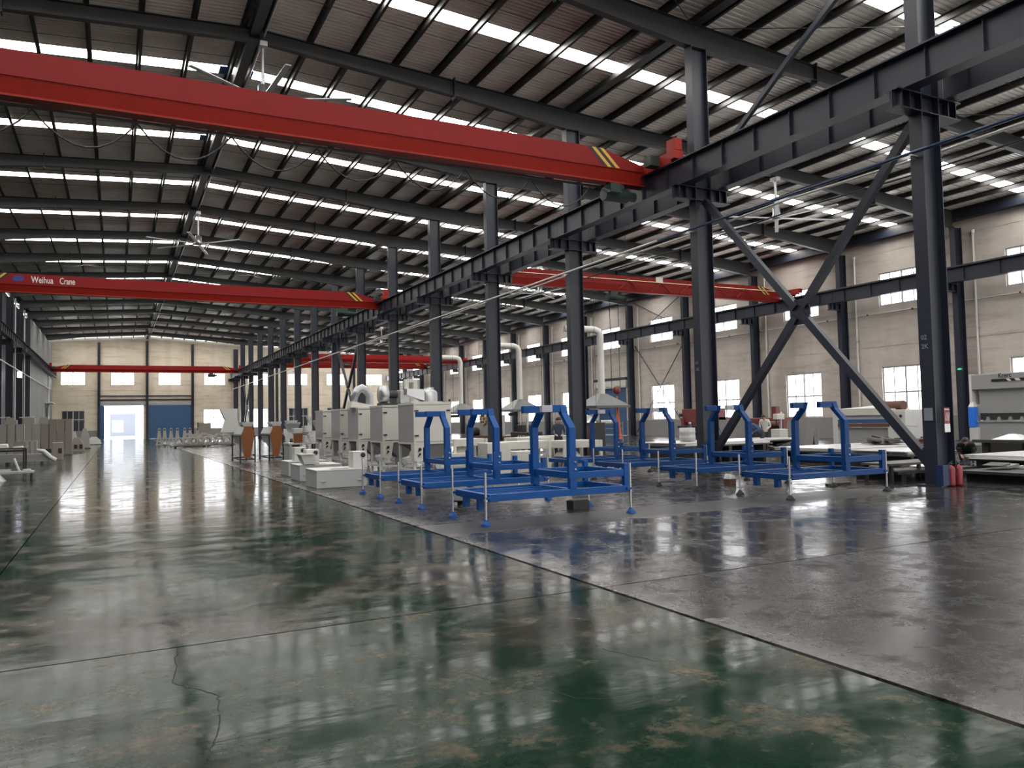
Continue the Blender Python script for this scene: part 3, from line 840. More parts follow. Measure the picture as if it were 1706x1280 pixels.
# ================================================================== CRANES
def crane(x0, x1, y, zt, zb, label, near_stripe=True, far_stripe=True, hoist=None, loops=False, box=True):
    """single girder bridge crane spanning x0..x1; zb = bottom flange, zt = girder top"""
    t = thing('bridge_crane', label, 'crane', (x0, y, zb), 'red bridge cranes')
    zc = zb + (zt - zb) * .43
    def sec(x, top, hw=.26):
        return [(x, y - hw, zc), (x, y + hw, zc), (x, y + hw, top), (x, y - hw, top)]
    ztp = zc + (zt - zc) * .28
    e = 1.75
    m = MB(); m.loft([sec(x0, ztp), sec(x0 + e, zt), sec(x1 - e, zt), sec(x1, ztp)]); m.build('girder', 'crane_red', t, True)
    m = MB(); m.loft([[(x, y - .08, zb + .05), (x, y + .08, zb + .05), (x, y + .25, zc - .012), (x, y - .25, zc - .012)] for x in (x0, x1)]); m.build('lower_girder', 'crane_red_lit', t, True)
    m = MB(); m.box(x0, y - .19, zb, x1, y + .19, zb + .05); m.build('bottom_flange', 'crane_red_lit', t, True)
    m = MB(); m.box(x0, y - .275, zc - .012, x1, y + .275, zc + .012); m.build('seam_rib', 'crane_red', t, True)
    for x in (x0, x1):
        s = -1 if x == x0 else 1
        m = MB(); m.box(x - .14, y - 1.7, zc - .10, x + .14, y + 1.7, zc + .26); m.box(x - .18, y - 1.9, zc - .02, x + .18, y - 1.7, zc + .24); m.box(x - .18, y + 1.7, zc - .02, x + .18, y + 1.9, zc + .24)
        k = m.build('end_carriage', 'crane_red_lit', t, True)
        for dy in (-1.35, 1.35):
            q = MB(); q.lathe([(.02, -.06), (.19, -.06), (.19, .06), (.02, .06)], (x, y + dy, zc - .02), 14, 0, 'x'); q.build('wheel', 'black', k, True)
        q = MB(); q.box(x - s * .16, y - 1.15, zc - .06, x - s * .50, y - .80, zc + .24); q.build('drive_motor', 'dark_green', k, True)
        if not box: continue
        q = MB(); q.box(x - .14, y - 1.9, zc + .26, x + .14, y - 1.5, zc + .62); q.build('buffer_box', 'crane_red_lit', k, True)
    h = (zt - zc)
    for on, xs, s in ((near_stripe, x1 - e - .42, 1), (far_stripe, x0 + e + .42, -1)):
        if not on: continue
        for i in range(4):
            a = xs + s * (i * .155 - .1)
            m = MB(); m.prism([(a, zt - .005), (a + s * .15, zt - .005), (a + s * .75, zc + .02), (a + s * .60, zc + .02)], 'y', y - .266, y - .26)
            m.build('hazard_stripe', 'black' if i % 2 == 0 else 'yellow', t, True)
    if hoist is not None:
        g = MB(); g.tube((hoist - .45, y, zb - .34), (hoist + .45, y, zb - .34), .22, n=14); g.box(hoist - .25, y - .16, zb - .18, hoist + .25, y + .16, zb + .02)
        g.tube((hoist + .45, y, zb - .34), (hoist + .75, y, zb - .34), .15, n=12)
        hh = g.build('hoist', 'dark_green', t, True)
        g = MB(); g.box(hoist - .5, y - .5, zb - .40, hoist - .1, y - .24, zb - .12); g.build('control_box', 'dark_green', hh, True)
    if loops:
        n = 9
        for i in range(n):
            a = x0 + 1.2 + i * (x1 - x0 - 3) / n; b = a + (x1 - x0 - 3) / n
            m = MB(); m.path([(a + (b - a) * k / 8, y + .35, zb - .05 - .75 * (1 - (2 * k / 8 - 1) ** 2)) for k in range(9)], .022, 6); m.build('festoon_cable', 'black', t, True)
        m = MB(); m.box(x0 + .8, y + .32, zb - .03, x1 - .8, y + .38, zb + .02); m.build('festoon_track', 'rafter_steel', t, True)
    return t
C1 = crane(-7.35, 15.48, 20.5, 10.22, 9.18, 'nearest red bridge crane spanning the top left of the picture', hoist=14.4, loops=True)
C2 = crane(-7.35, 15.48, 49.6, 10.16, 9.14, 'middle red bridge crane with white lettering, in the left hall', hoist=13.2)
C3 = crane(-7.35, 15.48, 115.5, 9.98, 9.05, 'farthest red bridge crane, just in front of the far end wall', hoist=11.9)
C4 = crane(16.95, 39.65, 37.9, 10.05, 9.12, 'red bridge crane of the right hall with a V-shaped cable truss', far_stripe=False, hoist=26.3, box=False)
C5 = crane(16.95, 39.65, 92.0, 9.9, 8.95, 'small distant red bridge crane behind the far middle-row columns', far_stripe=False, hoist=24.5, box=False)
C6 = crane(16.95, 39.65, 104.0, 10.05, 9.1, 'orange-red crane end seen beyond the white cabinets, farthest in the right hall', far_stripe=False, box=False)
def text(body, size, loc, rot, parent, m, name='lettering', ext=.004, sx=1.0, label=None):
    cu = bpy.data.curves.new(name, 'FONT'); cu.body = body; cu.size = size; cu.extrude = ext; cu.align_x = 'LEFT'; cu.offset = size * .012
    cu.materials.append(M[m])
    o = bpy.data.objects.new(name, cu); COL.objects.link(o)
    if parent is not None: o.parent = parent; loc = Vector(loc) - parent.location
    o.location = loc; o.rotation_euler = rot; o.scale = (sx, 1, 1)
    me = bpy.data.meshes.new_from_object(o.evaluated_get(bpy.context.evaluated_depsgraph_get()))
    q = bpy.data.objects.new(name, me); COL.objects.link(q); q.parent = parent
    q.location = loc; q.rotation_euler = rot; q.scale = (sx, 1, 1)
    bpy.data.objects.remove(o)
    if label: q['label'] = label
    return q
text('Weihua', .50, (-4.12, 49.6 - .268, 9.70), (R_(90), 0, 0), C2, 'text_white', label='white painted word on the girder', sx=.66)
text('Crane', .50, (-2.78, 49.6 - .268, 9.70), (R_(90), 0, 0), C2, 'text_white', label='white painted word on the girder', sx=.60)
def emblem():
    m = MB(); y = 49.6
    m.prism([(-4.95, 9.74), (-4.55, 9.74), (-4.45, 9.88), (-4.5, 10.03), (-4.9, 10.06), (-5.0, 9.9)], 'y', y - .268, y - .26)
    m.build('emblem', 'emblem_blue', C2, True)
emblem()
def cable_truss():
    y = 37.9 - .33
    m = MB(); m.tube((19, y, 9.78), (39, y, 9.78), .025, n=6); m.build('festoon_track', 'brass', C4, True)
    for x in (27.2, 29.6, 31.8, 34.1, 36.4):
        m = MB(); m.path([(x - .75, y, 9.20), (x, y, 9.76), (x + .75, y, 9.20)], .03, 6); m.build('cable_vee', 'crane_red', C4, True)
    m = MB(); m.box(29.25, y + .02, 9.78, 29.75, y + .06, 10.12); m.build('load_plate', 'text_white', C4, True)
    for x in (25.9, 26.5):
        m = MB(); m.tube((x, y + .2, 9.1), (x, y + .2, 3.2), .02, n=6); m.build('hoist_rope', 'black', C4, True)
    m = MB(); m.lathe([(.02, -.14), (.22, -.12), (.26, 0), (.22, .12), (.02, .14)], (26.25, y + .2, 3.25), 16, 0, 'y'); m.build('hook_block', 'red_machine', C4, True)
    m = MB(); m.path([(26.25, y + .2, 2.9), (26.25, y + .2, 2.6), (26.38, y + .2, 2.45), (26.28, y + .2, 2.3), (26.14, y + .2, 2.4)], .045, 8); m.build('hook', 'orange_paint', C4, True)
cable_truss()
def sling():
    y = 37.8
    t = thing('lifting_sling', 'orange lifting sling hanging from the crane hook in the right hall', 'sling', (26.3, y, .3))
    for dx in (-.16, .16):
        m = MB(); m.bar((26.28, y, 2.35), (26.3 + dx, y, .45), .12, .05, (0, 1, 0)); m.build('strap', 'orange_paint', t, True)
    m = MB(); m.bar((26.05, y, .42), (26.55, y, .42), .10, .12); m.build('spreader', 'orange_paint', t, True)
sling()
# ceiling fans
def fans():
    for xf, n, lab, a0 in ((4.32, 3, 'big ceiling fan under the ridge, half hidden by the nearest red crane', 35), (4.32, 6, 'smaller-looking ceiling fan under the ridge above the lettered red crane', 15), (27.3, 3, 'big pale ceiling fan nearest the camera, under the right hall roof', 44), (27.3, 6, 'second big ceiling fan along the right hall roof', 40), (27.3, 11, 'farthest big ceiling fan, seen between distant middle-row columns', 20)):
        x, y = xf, YN(n); zt = ztop(x) - (.58 if x > 10 else .40); zh = zt - 1.85
        t = thing('ceiling_fan', lab, 'fan', (x, y, zh), 'large ceiling fans')
        m = MB(); m.tube((x, y, zh + .35), (x, y, zt), .05, n=10); m.box(x - .12, y - .2, zt - .16, x + .12, y + .2, zt); m.build('drop_rod', 'zinc', t, True)
        m = MB(); m.lathe([(.05, -.12), (.20, -.12), (.24, 0), (.17, .12), (.16, .42), (.05, .44)], (x, y, zh), 16); m.build('motor', 'bare_steel', t, True)
        for k in range(6):
            a = R_(a0 + 60 * k); d = Vector((math.cos(a), math.sin(a), 0)); c = Vector((x, y, zh - .06))
            m = MB(); m.bar(c + d * .2, c + d * 2.9, .17, .03); m.build('blade', 'zinc', t, True)
fans()

# ================================================================== BLUE MACHINE FRAMES
def blue_frame(x0, y0, label, blue, foot, tip=True, group='blue machine frames'):
    W, Dp = 2.65, 1.28
    t = thing('machine_chassis', label, 'frame', (x0, y0, 0), group)
    zb, hb, PX = .425, .11, 1.545
    def part(nm, p, q, wd, ht, up=(0, 0, 1), m=blue, bev=.006):
        b = MB(); b.bar(p, q, wd, ht, up); return b.build(nm, m, t, bevel=bev)
    part('base_rail', (0, 0, zb), (W, 0, zb), .09, hb); part('base_rail', (0, Dp, zb), (W, Dp, zb), .09, hb)
    part('end_rail', (.02, .045, zb), (.02, Dp - .045, zb), .09, hb); part('end_rail', (W - .03, .045, zb), (W - .03, Dp - .045, zb), .09, hb)
    part('cross_rail', (PX, .045, zb), (PX, Dp - .045, zb), .08, hb)
    for y in (.32, .64, .96): part('inner_bar', (.065, y, zb + .02), (PX - .04, y, zb + .02), .032, .04)
    for x in (.75,): part('inner_bar', (x, .045, zb - .03), (x, Dp - .045, zb - .03), .05, .05)
    for y in (.30, .86):
        b = MB(); b.box(-.02, y, zb - hb / 2 - .16, .07, y + .11, zb - hb / 2); b.build('hanging_lug', blue, t)
    # upper rail box on the right part
    zu = .70
    part('upper_rail', ((PX + .06), 0, zu), (W - .07, 0, zu), .07, .11); part('upper_rail', ((PX + .06), Dp, zu), (W - .07, Dp, zu), .07, .11)
    part('upper_cross', (W - .03, .05, zu), (W - .03, Dp - .05, zu), .07, .11); part('upper_cross', (PX, .05, zu), (PX, Dp - .05, zu), .07, .11)
    for y in (0, Dp): part('corner_post', (W - .03, y, zb + hb / 2), (W - .03, y, .86), .09, .09, (1, 0, 0))
    # the two cranked posts leaning towards each other with a short arm at the head
    for y, s in ((0, 1), (Dp, -1)):
        pts = [(PX, y), (PX, y), (PX, y + s * .23), (PX, y + s * .28)]
        zz = [zb + hb / 2, 1.50, 1.74, 1.885]
        b = MB(); hw, hd = .062, .055
        b.loft([[(PX - hw, yy - hd, z), (PX + hw, yy - hd, z), (PX + hw, yy + hd, z), (PX - hw, yy + hd, z)] for (xx, yy), z in zip(pts, zz)])
        b.build('cranked_post', blue, t, bevel=.006)
        ya = y + s * .27
        ln = .35 if s > 0 else .31
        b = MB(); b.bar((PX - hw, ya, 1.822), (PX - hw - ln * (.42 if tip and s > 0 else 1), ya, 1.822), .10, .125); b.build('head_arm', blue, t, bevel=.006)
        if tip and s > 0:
            b = MB(); b.bar((PX - hw - ln * .42, ya, 1.822), (PX - hw - ln, ya, 1.822), .095, .115); o = b.build('arm_tip', 'arm_pale', t, bevel=.006); o['label'] = 'pale outer end of the arm'
        b = MB(); b.box(PX - .085, y - s * .05 - .012, .66, PX + .085, y - s * .05 + .012, 1.02); pl = b.build('bolt_plate', blue, t)
        for z in (.80, .92):
            b = MB(); b.lathe([(.001, -.012), (.02, -.01), (.02, .01), (.001, .012)], (PX + .03, y - s * .068, z), 8, 0, 'y'); b.build('bolt', 'bare_steel', pl)
    # threaded levelling rods
    for x, y, top in ((-.06, -.03, .83), (-.06, Dp + .03, .83), (W + .05, -.03, .86), (W + .05, Dp + .03, .80)):
        b = MB(); b.box(min(x, x + (.09 if x < 0 else -.09)) - .0, y - .04, zb - .02, max(x, x + (.09 if x < 0 else -.09)) + .0, y + .04, zb + .02); b.build('rod_lug', blue, t)
        b = MB(); b.tube((x, y, .05), (x, y, top), .019, n=10); b.build('threaded_rod', 'zinc', t)
        b = MB(); b.lathe([(.085, 0), (.085, .018), (.055, .055), (.032, .075), (.030, .095)], (x, y, 0), 14); b.build('levelling_foot', foot, t)
        b = MB(); b.lathe([(.034, zb - .05), (.034, zb - .02)], (x, y, 0), 6); b.build('nut', 'zinc', t)
    return t
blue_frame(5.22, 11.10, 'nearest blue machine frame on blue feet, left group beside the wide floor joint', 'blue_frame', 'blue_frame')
blue_frame(5.22, 13.97, 'second blue machine frame of the left group, behind the nearest one', 'blue_frame', 'blue_frame', False)
blue_frame(5.22, 16.55, 'third blue machine frame of the left group, right in front of the cabinets', 'blue_frame', 'blue_frame', False)
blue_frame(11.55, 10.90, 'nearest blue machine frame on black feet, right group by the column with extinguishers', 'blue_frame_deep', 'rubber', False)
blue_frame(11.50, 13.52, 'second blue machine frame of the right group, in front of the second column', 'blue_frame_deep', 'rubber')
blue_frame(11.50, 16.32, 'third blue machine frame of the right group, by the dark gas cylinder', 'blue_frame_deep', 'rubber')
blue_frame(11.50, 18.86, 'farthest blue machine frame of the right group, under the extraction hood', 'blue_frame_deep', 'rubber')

# small things lying among the frames
def small_floor_things():
    m = MB(); m.box(-.17, -.12, 0, .17, .12, .16); m.box(-.15, -.10, .16, .15, .10, .17)
    tag(m.build('black_block', 'dark_machine', None, loc=(7.5, 12.12, 0), bevel=.01), 'black rectangular block under the nearest blue frame', 'block', None, 'thing')
    m = MB(); m.lathe([(.13, 0), (.13, .02), (.06, .03), (.06, .14), (.13, .15), (.13, .17)], (0, 0, 0), 18)
    tag(m.build('cable_spool', 'black', None, loc=(5.75, 13.45, 0)), 'black cable spool on the floor under the second left frame', 'spool', None, 'thing')
    t = thing('carton', 'small brown box with white packing on top, between the right frames', 'box', (13.05, 14.2, 0))
    m = MB(); m.box(-.1, -.1, 0, .1, .1, .13); m.build('box_body', 'rust', t)
    m = MB(); m.loft([[(-.1, -.1, .13), (.1, -.1, .13), (.1, .1, .13), (-.1, .1, .13)], [(-.07, -.06, .24), (.08, -.09, .21), (.09, .08, .23), (-.05, .09, .25)]]); m.build('packing', 'sheet_white', t)
    m = MB(); m.box(0, -.04, 0, .75, .04, .05)
    tag(m.build('steel_bar', 'dark_machine', None, loc=(14.3, 12.45, 0)), 'short dark steel bar on the floor behind the nearest right frame', 'bar', None, 'thing')
small_floor_things()

# column with the extinguishers
def extinguishers():
    for i, (x, lab) in enumerate(((16.10, 'left one of the two red fire extinguishers at the nearest column'), (16.36, 'right one of the two red fire extinguishers at the nearest column'))):
        t = thing('fire_extinguisher', lab, 'fire extinguisher', (x, YN(1) - .30, 0), 'red fire extinguishers')
        m = MB(); m.lathe([(.05, 0), (.085, .015), (.088, .05), (.088, .36), (.075, .42), (.03, .455), (.025, .47)], n=18); m.build('bottle', 'red_paint', t)
        m = MB(); m.lathe([(.022, .47), (.028, .48), (.028, .51), (.01, .52)], n=10); m.bar((-.03, 0, .52), (.08, 0, .545), .02, .012); m.bar((-.02, 0, .50), (.085, 0, .49), .02, .012); m.build('valve', 'black', t)
        m = MB(); m.path([(-.03, 0, .495), (-.09, 0, .46), (-.10, -.01, .34), (-.095, -.01, .20)], .012, 8); m.build('hose', 'black', t)
        m = MB(); m.lathe([(.0895, .05), (.0895, .09)], n=18); m.build('foot_band', 'red_machine', t)
    y = YN(1)
    m = MB(); m.box(16.17, y - .168, 1.36, 16.36, y - .162, 1.71)
    o = tag(m.build('red_notice', 'red_paint', None), 'red notice with white strokes on the nearest column above the extinguishers', 'sign', None, 'thing')
    for i in range(3):
        q = MB(); q.prism([(16.20 + i * .05, 1.42), (16.215 + i * .05, 1.42), (16.25 + i * .05, 1.60), (16.235 + i * .05, 1.60)], 'y', y - .172, y - .169); q.build('white_stroke', 'text_white', o)
    q = MB(); q.box(16.18, y - .172, 1.66, 16.34, y - .169, 1.68); q.build('white_stroke', 'text_white', o)
    q = MB(); q.box(16.17, y - .168, 1.17, 16.36, y - .162, 1.355); q.build('white_foot', 'sheet_white', o)
    m = MB(); m.box(15.87, y - .10, 1.43, 15.885, y + .10, 1.71)
    tag(m.build('grey_notice', 'grey_sheet', None), 'plain grey sheet on the left face of the nearest column', 'sign', None, 'thing')
    m = MB(); m.box(15.80, y - .33, 0.03, 15.99, y - .17, .47); m.box(15.99, y - .335, 0.03, 16.01, y - .17, .475)
    tag(m.build('column_guard', 'pipe_blue', None), 'low dark blue steel guard on the front foot of the nearest column', 'guard', None, 'thing')
    for n, a, b in ((1, '02', '2K'), (2, '01', '1K')):
        yy = YN(n)
        for k, (tx, z) in enumerate(((a, 3.22), (b, 3.02))):
            text(tx, .14, (15.884, yy + .10, z), (R_(90), 0, R_(-90)), None, 'grey_sheet', 'column_number', .002)
            o = bpy.data.objects[-1] if False else [q for q in COL.objects if q.name.startswith('column_number')][-1]
            tag(o, 'faint stencilled mark %s on the %s middle-row column' % (tx, 'nearest' if n == 1 else 'second'), 'marking', None, 'thing')
    # green exit sign on the wall column
    m = MB(); m.box(40.17, YN(3) - .28, 3.72, 40.195, YN(3) + .10, 3.94); o = tag(m.build('exit_sign', 'dark_green'), 'small green exit sign on a right-wall column', 'sign', None, 'thing')
    q = MB(); q.prism([(YN(3) - .24, 3.82), (YN(3) - .1, 3.78), (YN(3) + .06, 3.82), (YN(3) - .06, 3.88), (YN(3) - .16, 3.87)], 'x', 40.160, 40.168); q.build('running_figure', 'exit_green', o)
extinguishers()

# ================================================================== WHITE CABINETS
def cabinet_row():
    ys = (21.0, 23.9, 26.7, 29.15, 31.9)
    names = ['nearest of the five cream filter cabinets, with a round outlet on top', 'second of the five cream filter cabinets from the camera', 'middle one of the five cream filter cabinets', 'fourth of the five cream filter cabinets from the camera', 'farthest of the five cream filter cabinets']
    W, D, z0, z1 = 1.16, 1.38, 1.03, 2.18
    def proto():
        t = thing('filter_cabinet', names[0], 'cabinet', (7.58, ys[0], 0), 'cream filter cabinets in a row')
        m = MB(); m.box(0, .02, z0, W, D, z1); m.build('body', 'machine_grey', t, bevel=.012)
        m = MB(); m.box(-.012, -.03, z0 - .03, W + .012, D + .01, z0 + .015); m.box(-.012, -.03, z1 - .04, W + .012, D + .01, z1 + .02); m.build('rim', 'machine_cream', t)
        m = MB(); m.box(.05, -.02, z0 + .05, W - .03, .02, z1 - .07); d = m.build('door', 'machine_cream', t, bevel=.006)
        m = MB(); m.box(-.006, -.015, z0 + .02, .05, .03, z1 - .05); m.build('edge_trim', 'machine_cream', t)
        for x in (.09, W - .09):
            for z in (z0 + .22, z1 - .22):
                m = MB(); m.box(x - .035, -.05, z - .022, x + .035, -.02, z + .022); m.tube((x - .08, -.03, z), (x - .05, -.03, z), .02, n=8); m.build('latch', 'black', d)
        # hopper
        m = MB(); a = [(.03, .0, z0 - .03), (W - .03, .0, z0 - .03), (W - .03, D - .03, z0 - .03), (.03, D - .03, z0 - .03)]
        b = [(.52, .12, .52), (.84, .12, .52), (.84, .50, .52), (.52, .50, .52)]
        m.loft([b, a]); m.build('hopper', 'hopper_grey', t)
        m = MB(); m.tube((.68, .31, .40), (.68, .31, .52), .15, n=14); m.build('hopper_outlet', 'machine_white', t)
        m = MB(); m.loft([[(-.01, -.02, .52), (.26, -.02, .52), (.26, .25, .52), (-.01, .25, .52)], [(-.01, -.02, z0 - .03), (.34, -.02, z0 - .03), (.34, .25, z0 - .03), (-.01, .25, z0 - .03)]]); m.build('side_chute', 'machine_cream', t)
        for z, s in ((.86, .05), (.72, .035)):
            m = MB(); m.ball((.16, -.03, z), s, 10); m.bar((.16, -.03, z), (.10, -.05, z - .07), .025, .025); m.build('valve_handle', 'black', t)
        for x in (.04, W - .04):
            for y in (.10, D - .05):
                m = MB(); m.box(x - .035, y - .035, 0, x + .035, y + .035, z0 - .03 if y > 1 or x > 1 else .52); m.build('leg', 'machine_white', t)
        m = MB(); m.box(.0, .02, .22, W, .07, .28); m.box(.0, D - .07, .22, W, D - .02, .28); m.box(0, .07, .22, .05, D - .07, .28); m.box(W - .05, .07, .22, W, D - .07, .28); m.build('base_frame', 'machine_white', t)
        m = MB(); m.box(.62, .12, .28, 1.02, .7, .50); m.build('gear_case', 'machine_white', t, bevel=.02)
        m = MB(); m.tube((.72, -.02, .36), (.72, .12, .36), .09, n=12); m.build('motor', 'machine_bluegrey', t)
        return t
    P = proto()
    for y, n in zip(ys[1:], names[1:]): dup(P, (7.58, y, 0), n)
    # equipment standing on the cabinet roofs
    t = thing('fan_housing', 'round grey fan outlet on the nearest filter cabinet', 'fan', (8.2, 21.7, z1 + .02))
    m = MB(); m.lathe([(.24, 0), (.25, .02), (.25, .30), (.21, .36), (.14, .40), (.14, .46)], (.12, 0, 0), 20); m.build('drum', 'zinc', t)
    m = MB(); m.loft([[(-.62, -.15, .24), (-.62, .15, .24), (-.62, .15, .42), (-.62, -.15, .42)], [(-.1, -.2, .06), (-.1, .2, .06), (-.1, .2, .40), (-.1, -.2, .40)]]); m.build('inlet_duct', 'zinc', t)
    m = MB(); m.box(-.55, -.32, 0, .42, .32, .035); m.build('base_plate', 'machine_cream', t)
    m = MB(); m.ball((.55, -.55, .06), .04, 8); m.build('knob', 'black', t)
    t = thing('duct_elbow', 'grey arched duct on the third filter cabinet', 'duct', (7.9, 27.3, z1 + .02))
    m = MB(); m.path([(-.28, 0, .1), (-.28, 0, .42), (-.16, 0, .62), (0, 0, .70), (.16, 0, .62), (.28, 0, .42), (.28, 0, .05)], .15, 14); m.build('elbow', 'zinc', t)
    m = MB(); m.loft([[(-.5, -.3, 0), (.5, -.3, 0), (.5, .3, 0), (-.5, .3, 0)], [(-.45, -.25, .22), (.3, -.25, .08), (.3, .25, .08), (-.45, .25, .22)]]); m.build('sloped_base', 'machine_cream', t)
    t = thing('blower', 'grey blower with dark motor on the second filter cabinet', 'blower', (8.0, 24.5, z1 + .02))
    m = MB(); m.lathe([(.05, -.12), (.30, -.12), (.30, .12), (.05, .12)], (-.2, 0, .36), 18, 0, 'x'); m.build('scroll', 'zinc', t)
    m = MB(); m.tube((-.08, 0, .36), (.26, 0, .36), .13, n=14); m.build('motor', 'dark_machine', t)
    m = MB(); m.box(-.35, -.2, 0, .35, .2, .08); m.build('foot_plate', 'dark_green', t)
    m = MB(); m.box(.32, -.2, 0, .62, .2, .50); m.build('control_box', 'machine_bluegrey', t, bevel=.02)
    t = thing('square_duct', 'pale square duct frame behind the round fan outlet', 'duct', (8.3, 24.2, z1 + .02))
    for x in (.32, .62):
        m = MB(); m.box(x, .5, 0, x + .14, .64, .78); m.build('upright', 'machine_cream', t)
    m = MB(); m.box(.32, .5, .78, .76, .64, .88); m.build('crossbar', 'machine_cream', t)
cabinet_row()

def base_machines():
    def proto(x, y, lab, tx, W, Dp):
        t = thing('feed_machine', lab, 'machine', (x, y, 0), 'pale grey machine bases on the floor')
        m = MB(); m.box(0, 0, 0, W, Dp, .44); m.build('plinth', 'machine_bluegrey', t, bevel=.01)
        m = MB(); m.box(-.01, -.01, .44, W + .01, Dp + .01, .465); m.build('top_plate', 'machine_white', t)
        m = MB(); m.box(W * .33, Dp * .12, .466, W * .68, Dp * .30, .470); m.build('slot', 'black', t)
        for a in (.10, W - .24):
            m = MB(); m.box(a, -.03, .17, a + .14, 0, .19); m.build('handle', 'machine_white', t)
        m = MB(); m.box(tx, .30, .465, tx + .38, .75, .90); k = m.build('tower', 'machine_white', t, bevel=.012)
        m = MB(); m.lathe([(.02, -.012), (.062, -.01), (.066, .0), (.066, .012)], (tx + .27, .293, .80), 18, 0, 'y'); m.build('port', 'black', k)
        return t
    proto(4.55, 19.90, 'nearest pale grey machine base, with a raised block on its right end', 1.03, 1.30, 1.28)
    proto(4.72, 22.75, 'second pale grey machine base, its raised block on the left', .26, 1.20, 1.28)
    proto(4.90, 25.30, 'third pale grey machine base behind the other two', .25, 1.20, 1.28)
    t = thing('flange_plate', 'white round-topped chute lying on the second machine base', 'chute', (4.9, 22.8, .465))
    m = MB(); m.loft([[(-.05, -.1, .02), (.28, -.1, .02), (.28, .4, .02), (-.05, .4, .02)], [(-.16, -.14, .30), (.2, -.14, .30), (.2, .44, .30), (-.16, .44, .30)]]); m.build('chute_body', 'machine_white', t)
    m = MB(); m.box(-.2, -.18, .30, .24, .48, .32); m.build('chute_rim', 'machine_white', t)
    # plinth with brown panel
    t = thing('feeder_stand', 'grey feeder stand with a small orange-brown panel and white box', 'machine', (5.95, 30.0, 0))
    m = MB(); m.box(-.10, 0, .0, .0, 1.0, .88); m.box(.28, 0, 0, .38, 1.0, .88); m.build('side_panel', 'machine_bluegrey', t)
    m = MB(); m.box(-.12, -.02, .88, 1.0, 1.1, .94); m.build('table_top', 'machine_white', t)
    m = MB(); m.box(.06, 0, .94, .40, .05, 1.30); o = m.build('front_panel', 'orange_brown', t); o['label'] = 'orange-brown front panel'
    m = MB(); m.box(.06, .0, 1.30, .40, .4, 1.50); m.build('head_box', 'machine_white', t, bevel=.02)
    m = MB(); m.box(.06, .06, .1, .22, .9, .86); m.build('inner_panel', 'rust', t)
    for x in (.5, .72):
        m = MB(); m.box(x, .2, .94, x + .14, .5, 1.2); m.build('valve_block', 'machine_white', t, bevel=.02)
base_machines()

def orange_hoppers():
    for i, (x, y, lab) in enumerate(((4.90, 36.0, 'left one of the two orange-brown shield-shaped panels on a black stand'), (6.22, 36.5, 'right one of the two orange-brown shield-shaped panels on a black stand'))):
        t = thing('trough_machine', lab, 'machine', (x, y, 0), 'grey trough machines with orange-brown panels')
        m = MB(); m.prism([(.04, 1.23), (.18, 1.60), (.48, 1.60), (.62, 1.30), (.42, .22), (.17, .22)], 'y', -.03, .0); o = m.build('shield_panel', 'orange_brown', t); o['label'] = 'orange-brown shield-shaped end panel'
        m = MB(); m.loft([[(.05, yy, 1.25), (.19, yy, 1.57), (.47, yy, 1.57), (.61, yy, 1.32), (.50, yy, .80), (.18, yy, .80)] for yy in (.0, 2.6)]); m.build('trough', 'zinc', t)
        m = MB(); m.loft([[(.20, .1, .30), (.40, .1, .30), (.40, .4, .30), (.20, .4, .30)], [(.12, .05, .80), (.54, .05, .80), (.54, 1.6, .80), (.12, 1.6, .80)]]); m.build('hopper', 'machine_grey', t)
        m = MB(); m.box(.13, .02, 1.60, .52, .9, 1.68); m.box(.08, .0, 1.68, .56, 1.0, 1.79); m.build('inlet_cap', 'machine_bluegrey', t)
        for a in (0, .62):
            for b in (0, 2.6):
                m = MB(); m.box(a - .03, b - .03, 0, a + .03, b + .03, 1.2); m.build('leg', 'black', t)
        for b in (0, 2.6):
            m = MB(); m.box(.03, b - .02, .12, .59, b + .02, .17); m.build('stretcher', 'black', t)
        for a in (0, .62):
            m = MB(); m.box(a - .02, .03, .12, a + .02, 2.57, .17); m.box(a - .02, .03, 1.14, a + .02, 2.57, 1.19); m.build('side_rail', 'black', t)
        m = MB(); m.tube((.52, -.01, .33), (.60, -.01, .33), .05, n=10); m.build('roller', 'black', t)
orange_hoppers()

